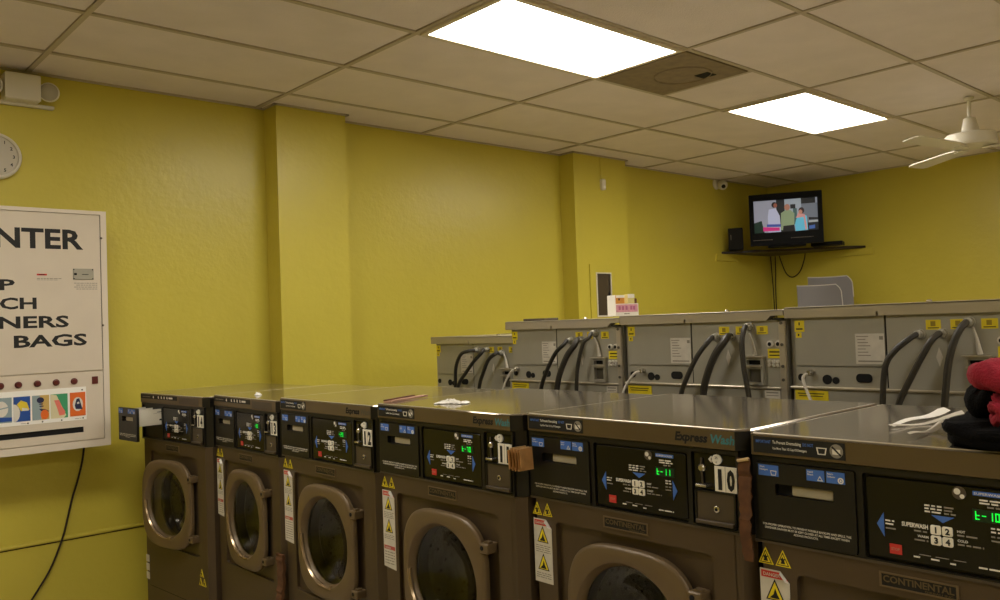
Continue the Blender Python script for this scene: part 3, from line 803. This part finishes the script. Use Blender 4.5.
def card(u0, u1, z0, z1, bg, shapes):
    m = MB(); m.plate(rect(u0, u1, z0, z1), -.001, .0005, CLB[bg], F)
    wd, hg = u1-u0, z1-z0
    for k, (poly, c) in enumerate(shapes): m.plate([(u0+a*wd, z0+b*hg) for a, b in poly], 0, .0008+.0003*k, CLB[c], F)
    part('product_picture', m, lp)
blob = lambda cx, cy, rx, ry: circ(cx, cy, rx, 14, ry)
Z0c, Z1c = 1.126, 1.240
card(-.265, -.195, Z0c, Z1c, 5, [(blob(.5, .5, .35, .3), 0)])
card(-.218+.0, -.146, Z0c, Z1c, 4, [(blob(.4, .55, .5*.8, .32), 9), ([(0, .05), (1, .05), (1, .2), (0, .25)], 0), ([(0, .5), (.9, .6), (.9, .65), (0, .55)], 4)])
card(-.139, -.070, Z0c, Z1c, 0, [(circ(.02, .35, .36, 18, .36)[-4:]+circ(.02, .35, .36, 18, .36)[:5]+[(0, .7), (0, 0)], 9), ([(.2, .7), (.45, .85), (.8, .75), (.95, .45), (.45, .42)], 1), ([(.5, .55), (.85, .5), (.9, .42), (.5, .42)], 9)])
card(-.062, .010, Z0c, Z1c, 5, [([(.0, 0), (.5, 0), (.55, .5), (.45, 1), (0, 1)], 4), (blob(.48, .8, .22, .12), 8), ([(.4, .45), (.75, .42), (.95, .35), (.95, .3), (.5, .36)], 8), (blob(.72, .2, .24, .2), 3), ([(.4, .62), (.62, .62), (.62, .66), (.4, .66)], 8), ([(.42, .53), (.66, .53), (.66, .57), (.42, .57)], 8)])
card(.016, .090, Z0c, Z1c, 2, [([(0, 0), (.75, 0), (.9, .1), (.35, .95), (0, 1)], 7), ([(.2, .75), (.5, .75), (.62, .5), (.85, .25), (.8, .12), (.5, .1), (.38, .4)], 6)])
card(.100, .169, Z0c+.002, Z1c+.001, 3, [(blob(.5, .5, .33, .3), 9), ([(.3, .45), (.36, .3), (.8, .27), (.7, .5), (.6, .75), (.42, .72)], 8), ([(.45, .5), (.6, .52), (.58, .6), (.45, .58)], 9)])
m = MB()
for u, z in ((.155, 1.252), (.157, 1.116), (-.081, 1.115), (.062, 1.115), (-.02, 1.116)): m.plate(circ(u, z, .0035, 8), -.002, .0015, BLKP, F)
m.lines(.12, .15, 1.1145, .0, .002, GRYP, F); m.lines(-.11, -.085, 1.1145, 0, .002, GRYP, F)
part('fixing_screws', m, lp)
m = MB(); m.tube([(.228, 1.585, .985), (.215, 1.588, .88), (.190, 1.588, .78), (.162, 1.588, .69), (.138, 1.588, .59), (.113, 1.588, .50), (.056, 1.588, .364), (-.026, 1.588, .238), (-.10, 1.588, .12), (-.14, 1.585, .03)], .005, CORDD, 8, 5)
tag(part('power_cord', m), 'dark power cord hanging down the yellow wall below the vending machine', 'cord')

# clock
t = thing('wall_clock', 'round off-white wall clock above the vending machine, cut by the left edge', 'clock', (-.147, 1.6, 2.395))
C = lambda a, b, h: (a, -h, b)
part('rim', MB().lathe([(.112, .001), (.112, .03), (.106, .038), (.099, .036), (.095, .028), (.095, .001)], WPLA, F=C, n=48), t)
m = MB(); m.lathe([(.095, .001), (.095, .025)], CLFACE, F=C, n=48)
part('face', m, t)
m = MB()
for k in range(12):
    a = PI/2-2*PI*(k+1)/12; m.text(str(k+1), .078*math.cos(a), .078*math.sin(a)-.006, .0262, .02, BLKP, F=lambda u, v, w: (u, -w, v), align='c', cap=.016, bold=.03)
part('numerals', m, t)
for nm, L, a, r in (('hour_hand', .042, 200, .0035), ('minute_hand', .065, 250, .0025)):
    a = math.radians(a); m = MB()
    m.tube([(-.008*math.cos(a), -.029, -.008*math.sin(a)), (L*math.cos(a), -.029, L*math.sin(a))], r, BLKP, 6); part(nm, m, t)
# emergency light
t = thing('emergency_light', 'off-white emergency light with round lamp heads high on the wall under the ceiling', 'emergency light', (0, 0, 0))
m = MB(); m.box(-.115, .04, 1.505, 1.598, 2.668, 2.80, WPLA, .006); m.box(-.125, .115, 1.57, 1.598, 2.655, 2.672, WPLA, .003)
part('housing', m, t)
for x in (-.165, .083):
    m = MB(); m.lathe([(.02, -.05), (.04, -.02), (.047, .0), (.047, .02), (.042, .026)], WPLA, (0, 0, 0), F=C, n=24)
    m.tube([(0, .03, 0), (0, .06, 0)], .012, WPLA)
    h = part('lamp_head', m, t, (x, 1.53, 2.728)); h.rotation_euler = (math.radians(10), 0, math.radians(-18))
    part('lens', MB().lathe([(.042, .0262), (.036, .032), (.018, .037), (.001, .038)], mat('frosted_lens', 'A69F8C', .2), F=C, n=24), h)

# column fittings
t = thing('electrical_panel', 'recessed electrical panel with a dark grey door on the farther yellow column', 'electrical panel', (0, 0, 0))
CF = lambda u, v, w: (u, 1.447-w, v)
m = MB(); m.holed(rect(3.955, 4.262, 1.48, 1.945), [rect(4.032, 4.195, 1.535, 1.872)], 0, .012, YEL, CF)
m.holed(rect(4.022, 4.207, 1.522, 1.882), [rect(4.032, 4.195, 1.535, 1.872)], .0, .018, WPLA, CF)
part('frame', m, t)
m = MB(); m.plate(rect(4.032, 4.195, 1.535, 1.872), .001, .006, DGREY, CF, bev=.002); m.plate(rect(4.178, 4.186, 1.68, 1.72), .006, .011, BLKP, CF)
part('panel_door', m, t)
t = thing('motion_sensor', 'small white sensor hanging on a wire from the ceiling on the farther column', 'sensor', (4.15, 1.447, 2.60))
m = MB(); m.plate(rrect(-.022, .022, -.045, .045, .012), 0, .03, WPLA, FY, bev=.006); part('housing', m, t)
m = MB(); m.plate(circ(0, -.022, .012, 14), .0, .034, PAPR, FY, bev=.003); part('lens', m, t)
m = MB(); m.tube([(-.012, -.006, .04), (-.014, -.004, .14), (-.014, -.004, .228)], .0025, YEL, 6); part('wire', m, t)

# ------------------------------------------------------------------ TV corner
SZ = 2.125
t = thing('corner_shelf', 'dark corner shelf high on the wall holding the television', 'shelf', (0, 0, SZ))
m = MB(); m.plate([(6.08, 1.598), (6.12, 1.50), (6.84, .66), (6.978, .58), (6.978, 1.598)], -.022, .0, SHELFM, FZ, bev=.002); part('board', m, t)
m = MB(); m.box(5.98, 6.35, 1.578, 1.599, -.09, -.022, YEL, .002); part('cleat', m, t)
m = MB(); m.box(6.958, 6.979, .50, 1.0, -.09, -.022, YEL, .002); part('cleat', m, t)
tvc = Vector((6.255, 1.0, SZ+.012)); rz = math.atan2(.48, .85)
t = thing('television', 'black flat-screen television switched on in the far corner showing three people', 'television', tvc, rz)
TW = .328
m = MB(); F2 = lambda u, v, w: (-w, -u, v)
z0, z1 = .01, .50
m.holed(rrect(-TW, TW, z0, z1, .008, 2), [rect(-.285, .285, z0+.122, z1-.062)], -.03, .012, BLACKG, F2)
m.plate(rect(-TW+.01, TW-.01, z0+.01, z1-.01), -.07, -.01, BLACKG, F2); m.plate(rect(-.2, .2, z0+.08, z1-.12), -.10, -.07, BLACKG, F2)
m.lines(-.30, -.12, z0+.05, .013, .007, DGREY, F2); m.lines(.04, .24, z0+.058, .013, .006, DGREY, F2)
part('bezel', m, t)
m = MB(); m.box(-.06, .10, -.17, .17, -.010, 0.004, BLACKG, .003); m.box(.0, .03, -.04, .04, .0, .04, BLACKG); part('stand', m, t)
def em(name, h, s=.38): return mat(name, h, .3, emit=s, spec=.2)
def scr():
    m = MB(); u0, u1, v0, v1 = -.285, .285, z0+.122, z1-.062
    wd, hg = u1-u0, v1-v0
    m.plate(rect(u0, u1, v0, v1), -.01, .002, em('screen_wall', '7F8596'), F2)
    def q(poly, h, k): m.plate([(u0+a*wd, v1-b*hg) for a, b in poly], .001, .0022+.0002*k, em('screen_'+h, h), F2)
    R = lambda a, b, c, d: [(a, d), (b, d), (b, c), (a, c)]
    q(R(0, .36, 0, 1), '8D90A2', 0); q(R(.36, .49, 0, 1), '0C1014', 1); q(R(.49, .75, 0, .6), '8F9AA8', 1); q(R(.75, .97, 0, .17), '05070A', 2)
    q(R(.75, 1, .17, 1), '636A78', 1); q(R(.58, .66, .17, .3), '0A0A10', 3); q(R(.62, .68, .3, .8), '3C5A58', 2)
    q([(0, .68), (.12, .62), (.16, 1), (0, 1)], '0E2A20', 2)
    q([(.24, .28), (.35, .26), (.41, .5), (.42, 1), (.22, 1), (.22, .5)], 'A9AECB', 4); q(circ(.33, .15, .045, 14, .09), '1A0E0C', 5); q(circ(.345, .17, .03, 12, .07), '8A5040', 6)
    q([(.14, .82), (.4, .86), (.4, .96), (.14, .95)], 'C02A7A', 7); q([(.2, .74), (.42, .76), (.42, .84), (.2, .82)], '3A4A9A', 7)
    q([(.43, .42), (.5, .34), (.58, .34), (.64, .45), (.63, .8), (.46, .82), (.45, .95), (.42, .94)], '7E8F70', 4); q(circ(.53, .25, .045, 14, .1), '9A6A58', 5)
    q([(.46, .82), (.63, .8), (.64, 1), (.46, 1)], '08080C', 5)
    q([(.68, .55), (.75, .48), (.83, .55), (.84, .98), (.65, 1), (.64, .8)], '5AB0D0', 6); q([(.66, .6), (.70, .44), (.8, .5), (.83, .95), (.80, .98), (.78, .58)], 'C08A8A', 7); q(circ(.75, .38, .045, 14, .1), '2A1412', 8); q(circ(.735, .42, .03, 12, .07), 'B07A68', 9)
    q([(.86, .6), (1, .62), (1, .68), (.86, .68)], '0A0C12', 3); q([(.86, .86), (.95, .84), (.95, .95), (.86, .96)], '3A5AA0', 3); q([(.86, .7), (1, .7), (1, .75), (.86, .76)], '9AA0A8', 3); q([(.84, .76), (1, .76), (1, 1), (.84, 1)], '10141C', 2)
    return m
part('screen', scr, t)
t = thing('loudspeaker', 'black box loudspeaker standing left of the television on the corner shelf', 'speaker', (6.115, 1.455, SZ+.001), rz)
m = MB(); m.box(-.05, .05, -.068, .068, 0, .215, BLACKG, .004); part('cabinet', m, t)
m = MB(); m.plate(rrect(-.06, .06, .012, .205, .006), .05, .056, mat('speaker_cloth', '141312', .9), F2); m.plate(rect(-.045, -.04, .1, .15), .05, .0575, GRYP, F2); part('grille', m, t)
t = tag(part('cable_box', MB().box(-.08, .08, -.14, .14, 0, .036, BLACKG, .003), loc=(6.62, .78, SZ+.001)), 'slim black cable box right of the television on the corner shelf', 'cable box')
t.rotation_euler = (0, 0, rz-.2)
for lab, pts in (('dark cable running straight down under the corner shelf', [(6.955, 1.575, 2.10), (6.96, 1.57, 1.9), (6.96, 1.56, 1.6), (6.96, 1.56, .6), (6.96, 1.56, .02)]),
                 ('thinner dark cable hanging just right of the straight one', [(6.95, 1.52, 2.10), (6.965, 1.53, 1.95), (6.965, 1.54, 1.62), (6.965, 1.535, .6), (6.965, 1.53, .02)]),
                 ('dark cable looping below the corner shelf', [(6.95, 1.473, 2.10), (6.965, 1.46, 2.03), (6.965, 1.41, 1.91), (6.965, 1.341, 1.869), (6.965, 1.26, 1.92), (6.965, 1.21, 2.03), (6.95, 1.186, 2.10)])):
    tag(part('cable', MB().tube(pts, .006, CORDD, 6, 6)), lab, 'cable')
t = thing('security_camera', 'small white dome camera high on the wall left of the television', 'camera', (6.03, 1.598, 2.79))
m = MB(); m.lathe([(.055, 0), (.055, .012), (.04, .02)], WPLA, F=C, n=20); m.tube([(0, -.02, 0), (0, -.05, -.01)], .015, WPLA); part('mount', m, t)
m = MB(); m.lathe([(.001, -.05), (.025, -.043), (.043, -.025), (.05, 0), (.043, .025), (.03, .04)], WPLA, n=20, F=C, cap=True); h = part('ball', m, t, (0, -.075, -.02)); h.rotation_euler = (.5, 0, -.75)
part('lens', MB().lathe([(.02, .040), (.018, .048), (.001, .05)], DARK, F=C, n=16), h)

# ------------------------------------------------------------------ ceiling fan
t = thing('ceiling_fan', 'white ceiling fan hanging from a short rod at the right edge', 'ceiling fan', (4.74, -1.125, H))
part('canopy', MB().lathe([(.03, 0), (.028, -.012), (.012, -.022)], WPLA, n=24), t)
part('rod', MB().tube([(0, 0, -.01), (0, 0, -.15)], .0115, WPLA), t)
part('motor_cover', MB().lathe([(.015, -.125), (.036, -.135), (.052, -.215), (.054, -.222)], WPLA, n=28), t)
part('motor', MB().lathe([(.05, -.218), (.138, -.235), (.147, -.243), (.149, -.298), (.14, -.31), (.05, -.318), (.02, -.318)], WPLA, n=40), t)
for k in range(3):
    a = math.radians(170+120*k)
    m = MB()
    q = [(.10, -.03), (.20, -.05), (.62, -.062), (.66, -.05), (.67, 0), (.66, .05), (.62, .062), (.20, .05), (.10, .03)]
    m.plate(q, -.004, .004, WPLA, FZ, bev=.002); m.plate(rect(.06, .16, -.02, .02), -.01, -.004, WPLA, FZ)
    b = part('blade', m, t, (0, 0, -.322)); b.rotation_euler = (math.radians(8), 0, a)

# ------------------------------------------------------------------ far grey chairs on a folding table
t = thing('folding_table', 'plain folding table behind the back washers carrying the stacked grey chairs', 'table', (0, 0, 0))
part('table_top', MB().box(5.95, 6.75, -.4, 1.25,   .91, .951, WPLA, .006), t)
for x in (6.02, 6.68):
    for y in (-.32, 1.17): part('leg', MB().tube([(x, y, 0), (x, y, .905)], .017, DGREY), t)
def chair(label, loc, rz, s=1.):
    t = thing('stacking_chair', label, 'chair', loc, rz, 'stacked grey plastic chairs')
    out = [(-.20, .40), (.195, .40), (.185, .70)]+[(.185-.045*(1-math.cos(a)), .755+.045*math.sin(a)) for a in [k*PI/10 for k in range(6)]]+[(.06, .797), (-.05, .793), (-.16, .797), (-.203, .797)]
    bow = lambda u, z: -.01+.16*(z-.4)+.5*u*u
    m = MB(); N = len(out); V = [(bow(u, z), -u, z) for u, z in out]
    # a bowed shell: strips from side to side
    zs = [.40, .50, .60, .70, .735, .765, .785, .797]; g = []
    def span(z):
        hi = .195-.010*(z-.4)/.3 if z < .72 else .185-.05*((z-.72)/.08)**2.2
        return -.203, hi
    for z in zs:
        lo, hi = span(z); g.append([(bow(lo+(hi-lo)*j/12, z), -(lo+(hi-lo)*j/12), z-(.006*math.sin(PI*j/12) if z > .79 else 0)) for j in range(13)])
    fr = [p for q in g for p in q]; bk = [(x+.010, y, z) for x, y, z in fr]; fs = []; N = len(fr); w_ = 13; n = len(zs)
    for i in range(n-1):
        for j in range(12):
            a = i*w_+j; fs += [(a, a+1, a+w_+1, a+w_), (N+a, N+a+w_, N+a+w_+1, N+a+1)]
    ed = list(range(w_))+[i*w_+12 for i in range(1, n)]+[(n-1)*w_+j for j in range(11, -1, -1)]+[i*w_ for i in range(n-2, 0, -1)]
    for q in range(len(ed)): a, b = ed[q], ed[(q+1) % len(ed)]; fs.append((a, b, N+b, N+a))
    m.add(fr+bk, fs, GREYP); part('backrest', m, t)
    m = MB(); m.tube([(x+.005, y, z+.002) for x, y, z in g[-1]]+[(g[i][12][0]+.005, g[i][12][1], g[i][12][2]) for i in (6, 5, 4, 3, 2)], .0065, GREYHL, 8)  # pale tube paints in the highlight along the backrest edge
    part('rim', m, t, label='thin pale rim painted as the edge highlight')
    m = MB(); m.plate(rrect(-.44, .0, -.22, .22, .05), .405, .42, GREYP, FZ, bev=.005); part('seat', m, t)
    for x in (-.40, -.03):
        for y in (-.19, .19): part('leg', MB().tube([(x, y, .41), (x+(.04 if x > -.1 else -.02), y*1.08, .004)], .014, DGREY), t)
chair('lower grey plastic chair of the pair, standing in front on the table beyond the washers', (6.34, .725, .952), math.radians(36))
chair('upper grey plastic chair, just behind and above the front one', (6.48, .695, 1.030), math.radians(28))

# ------------------------------------------------------------------ things lying on the washers
# carton with pink and orange packs on the second row
t = thing('open_carton', 'small open white carton with pink front holding soap packs on the back washers', 'carton', (2.0, -.453, 1.5145), math.radians(62)); t.scale = (1, .70, 1)
m = MB(); W, Hh = .165, .058
m.plate(rect(0.0, W, 0, Hh), -.004, 0, PAPR); m.plate(rect(0, .003, 0, .10), -.10, -.004, PAPR); m.plate(rect(W-.003, W, 0, Hh), -.10, -.004, PAPR)
m.plate(rect(0, W, 0, .10), -.104, -.1, PAPR); m.plate(rect(0, W, 0, .003), -.10, -.004, PAPR)
part('tray', m, t)
m = MB(); m.plate(rect(.003, W-.006, .018, .054), 0, .0015, PINKL); m.lines(.06, .10, .008, .0012, .004, GRYP)
for a in (.02, .045, .07, .105, .125): m.plate(rect(a, a+.015, .028, .046), 0, .0022, mat('magenta_mark', 'B86A90', .6))
part('pink_front_label', m, t)
tag(part('soap_pack', MB().box(-.004+.008, .05, -.068, -.008, .004, .098, ORAL, .003).plate(rect(.024, .034, .074, .084), -.006, -.003, BLKP).plate(rect(.008, .068, .086, .0985), -.0042, -.0028, PAPR), loc=(2.0, -.453, 1.5147), rz=math.radians(62)), 'orange soap pack in the left of the small carton', 'soap pack')
tag(part('soap_pack', MB().box(.006, .05, -.142, -.094, .004, .102, PYEL, .003).plate(rect(.094, .142, .084, .1025), -.0058, -.0045, PAPR), loc=(2.0, -.453, 1.5147), rz=math.radians(62)), 'pale yellow soap pack in the right of the small carton', 'soap pack')
tag(part('soap_pack', MB().box(.006, .04, -.159, -.146, .004, .082, CARDD, .003), loc=(2.0, -.453, 1.5147), rz=math.radians(62)), 'thin brown pack at the right end of the small carton', 'soap pack')

for o in bpy.data.objects:
    if o.name.startswith('soap_pack'): o.scale = (1, .70, 1)
# small dark tray seen on the second row
tag(part('small_case', MB().box(-.05, .05, -.075, .075, 0, .012, DGREY, .003), loc=(1.92, -.03, 1.5062)), 'flat dark case lying on the back washer left of the pink carton', 'case')

# flat cardboard strip on washers 11
m = MB(); m.plate([(0, 0), (.22, -.012), (.225, -.035), (.012, -.022)], 0, .006, PINKC, FZ); m.plate([(0, 0), (.18, .006), (.185, -.008), (.006, -.01)], .006, .010, CARDD, FZ)
o = tag(part('cardboard_strip', m, loc=(.496, -.716, 1.2532)), 'flat strip of cardboard lying across the top of washer number 11', 'cardboard'); o.rotation_euler = (0, 0, math.radians(22))

def crumple(w, d, h, seed, nx=26, ny=14, thick=.0012):
    r = random.Random(seed); V = []
    for j in range(ny+1):
        for i in range(nx+1):
            u = i/nx; v = j/ny
            e = min(u, 1-u, v, 1-v)*4
            z = h*(.5+.5*math.sin(9*u+5*v*v+seed))*min(1, e)*r.uniform(.5, 1)+.002
            V.append((w*(u-.5)+r.uniform(-1, 1)*.004, d*(v-.5)*(1+.25*math.sin(7*u+seed))+r.uniform(-1, 1)*.003, z))
    N = len(V); V += [(x, y, z-thick) for x, y, z in V]; fs = []
    n1 = nx+1
    for j in range(ny):
        for i in range(nx):
            a = j*n1+i; fs += [(a, a+1, a+n1+1, a+n1), (N+a, N+a+n1, N+a+n1+1, N+a+1)]
    ed = list(range(n1))+[k*n1+nx for k in range(1, ny+1)]+[ny*n1+i for i in range(nx-1, -1, -1)]+[k*n1 for k in range(ny-1, 0, -1)]
    for q in range(len(ed)): a, b = ed[q], ed[(q+1) % len(ed)]; fs.append((a, b, N+b, N+a))
    return V, fs
V, fs = crumple(.11, .04, .014, 2)
o = tag(part('crumpled_paper', MB().add(V, fs, PAPR), loc=(.60, -.945, 1.2530)), 'crumpled white paper on top of washer number 11', 'paper'); o.rotation_euler = (0, 0, math.radians(-58))
V, fs = crumple(.025, .02, .012, 5, 8, 6)
tag(part('crumpled_paper', MB().add(V, fs, PAPR), loc=(.60, .40, 1.2265)), 'tiny scrap of crumpled paper on top of washer number 13', 'paper')

# folded cardboard wedges between the washers
def folded(n, w, h, t, pitch, mm):
    m = MB(); pts = []
    for k in range(n+1):
        pts.append((-.5*w+(w if k % 2 else 0), k*pitch))
    front = []
    for k in range(n):
        a, b = pts[k], pts[k+1]
        dz = random.uniform(-.009, .009)
        m.rings([[(a[0], -a[1], z), (b[0], -b[1], z), (b[0], -b[1]-t, z), (a[0], -a[1]-t, z)] for z in (-h/2+dz, h/2+dz)], mm)
        m.rings([[(a[0]-.0005, -a[1]-.0003, z), (b[0]+.0005, -b[1]-.0003, z), (b[0]+.0005, -b[1]-t+.0003, z), (a[0]-.0005, -a[1]-t+.0003, z)] for z in (h/2+dz, h/2+dz+.001)], CARDE)
    return m
m = folded(8, .050, .050, .0030, .0058, CARD)
o = tag(part('cardboard_wedge', m, loc=(.472, -1.366, 1.140)), 'zigzag-folded brown cardboard wedged between washers number 11 and number 10', 'cardboard'); o.rotation_euler = (math.radians(-4), math.radians(0), math.radians(0))
def strip(w, L, t, mm, seed):
    r = random.Random(seed); m = MB(); n = 22; rings = []
    for i in range(n+1):
        v = i/n; x = r.uniform(-.003, .003)+.004*math.sin(v*7); a = -w/2*(1-.25*v)+r.uniform(-.0025, .0025); b = w/2*(1-.25*v)+r.uniform(-.0025, .0025)
        rings.append([(x, b, -L*v), (x, a, -L*v), (x+t, a, -L*v), (x+t, b, -L*v)])
    return m.rings(rings, mm)
m = strip(.030, .215, .004, CARDD, 3); m.tube([(0, -.013, 0), (.0, .013, -.006)], .004, CARDE, 6)
tag(part('cardboard_strip', m, loc=(.490, -2.0485, 1.200)), 'long ragged brown cardboard strip stuck between washer number 10 and the nearest washer', 'cardboard')
m = strip(.05, .26, .012, CARDD, 5)
tag(part('cardboard_strip', m, loc=(.482, .018, .632)), 'reddish cardboard wedge low between washers number 13 and number 12', 'cardboard')

# papers / wire hangers on the nearest washer
m = MB()
o = []
for k, (x, y, a, L, w, z, mm) in enumerate(((.86, -2.262, 0, .28, .028, .0, PAPR), (.66, -2.352, -6, .13, .018, .001, LABW), (.80, -2.300, -18, .22, .012, .001, LABW))):
    m = MB(); n = 10; R_ = []
    for i in range(n+1):
        v = i/n; zz = .003+.008*v*v+.004*math.sin(v*6+k)
        R_.append([(L*(v-.5), -w*(.15+.35*v), zz), (L*(v-.5), 0, zz+.006*v), (L*(v-.5), w*(.15+.35*v), zz+.002), (L*(v-.5), w*(.15+.35*v), zz+.001), (L*(v-.5), 0, zz+.005*v), (L*(v-.5), -w*(.15+.35*v), zz-.001)])
    m.rings(R_, mm)
    q = tag(part('plastic_bag' if k == 0 else 'paper_sheet', m, loc=(x, y, 1.2537+z)), ['creased white plastic bag lying flat beside the dark laundry', 'narrow pale paper strip lowest beside the dark laundry', 'folded white paper strip between the flat bag and the laundry'][k], 'bag' if k == 0 else 'paper')
    q.rotation_euler = (0, 0, math.radians(a))

# laundry pile
def cloth_fold(layers, w, d, h, mm, seed, loc, rz, label, name, round_=.5):
    """a folded towel: a stack of rolled-edge layers"""
    r = random.Random(seed); m = MB(); z = 0
    for k in range(layers):
        t = h/layers; ww = w*r.uniform(.94, 1.04); dd = d*r.uniform(.94, 1.04); ox = r.uniform(-.008, .008); oy = r.uniform(-.006, .006)
        rings = []; nr = 10; ns = 56
        for i in range(nr+1):
            ph = -PI/2+PI*i/nr; off = t*.5*math.cos(ph); zz = z+t*.5+t*.5*math.sin(ph)
            ring = []
            for j in range(ns):
                a = 2*PI*j/ns; c, s = math.cos(a), math.sin(a); e = 2/4.5
                rx = (dd/2-t*.5)*abs(c)**e*math.copysign(1, c)+off*c; ry = (ww/2-t*.5)*abs(s)**e*math.copysign(1, s)+off*s
                wob = .005*math.sin(5*a+k*2+seed)+.003*math.sin(11*a+k)+.003*r.uniform(-1, 1)
                ring.append((rx*(1+wob*2)+ox, ry*(1+wob*2)+oy, zz+.006*math.sin(3*a+k*1.7+seed)*(1-.5*abs(s))+wob*.6))
            rings.append(ring)
        # domed top
        for q in (.8, .5, .2):
            rings.append([(x*q+ox*(1-q), y*q+oy*(1-q), zz+.004*(1-q)+.002*math.sin(9*x*20)) for x, y, zz in rings[nr]])
        m.rings(rings, mm); z += t*.93
    o = tag(part(name, m, loc=loc), label, 'laundry'); o.rotation_euler = (0, 0, rz)
    return o
zb = 1.2537
cloth_fold(2, .38, .30, .040, TOWB, 1, (.650, -2.595, zb+.003), .1, 'large black folded cloth at the bottom of the laundry pile', 'folded_cloth')
cloth_fold(1, .125, .25, .058, TOWB, 4, (.690, -2.483, zb+.044), .15, 'black bunched cloth standing up beside the red towels', 'folded_cloth')
cloth_fold(3, .24, .22, .052, TOWR, 6, (.600, -2.625, zb+.044), -.05, 'lower red towel in the laundry pile', 'folded_towel')
cloth_fold(1, .30, .24, .046, TOWR, 8, (.630, -2.605, zb+.101), .1, 'thick red towel at the top of the laundry pile', 'folded_towel')

# conduit along the aisle behind the washers
tag(part('conduit', MB().tube([(1.55, -3.2, .02), (1.55, 1.2, .02)], .02, PIPE, 10)), 'grey conduit running along the floor between the two washer rows', 'pipe')

# ------------------------------------------------------------------ world, camera, colour
w = bpy.data.worlds.new('world'); SC.world = w; w.use_nodes = True
w.node_tree.nodes['Background'].inputs[0].default_value = (.05, .045, .04, 1)
cam = bpy.data.cameras.new('camera'); co = bpy.data.objects.new('camera', cam); COL.objects.link(co); SC.camera = co
yaw, pitch, roll, f = 8.34997242e-01, 2.78715372e-02, -3.56428457e-02, 837.76
cy, sy = math.cos(yaw), math.sin(yaw); cp, sp = math.cos(pitch), math.sin(pitch)
fw = Vector((cy*cp, sy*cp, sp)); r_ = Vector((sy, -cy, 0)); u_ = r_.cross(fw)
r2 = math.cos(roll)*r_+math.sin(roll)*u_; u2 = -math.sin(roll)*r_+math.cos(roll)*u_
M = Matrix((r2, u2, -fw)).transposed().to_4x4(); M.translation = Vector((-1.06, -3.0213, 1.5))
co.matrix_world = M
cam.sensor_width = 36; cam.lens = f/1000*36; cam.clip_start = .05
vs = SC.view_settings; vs.view_transform = 'Standard'; vs.look = 'None'; vs.gamma = 1; vs.exposure = .48; vs.use_curve_mapping = False
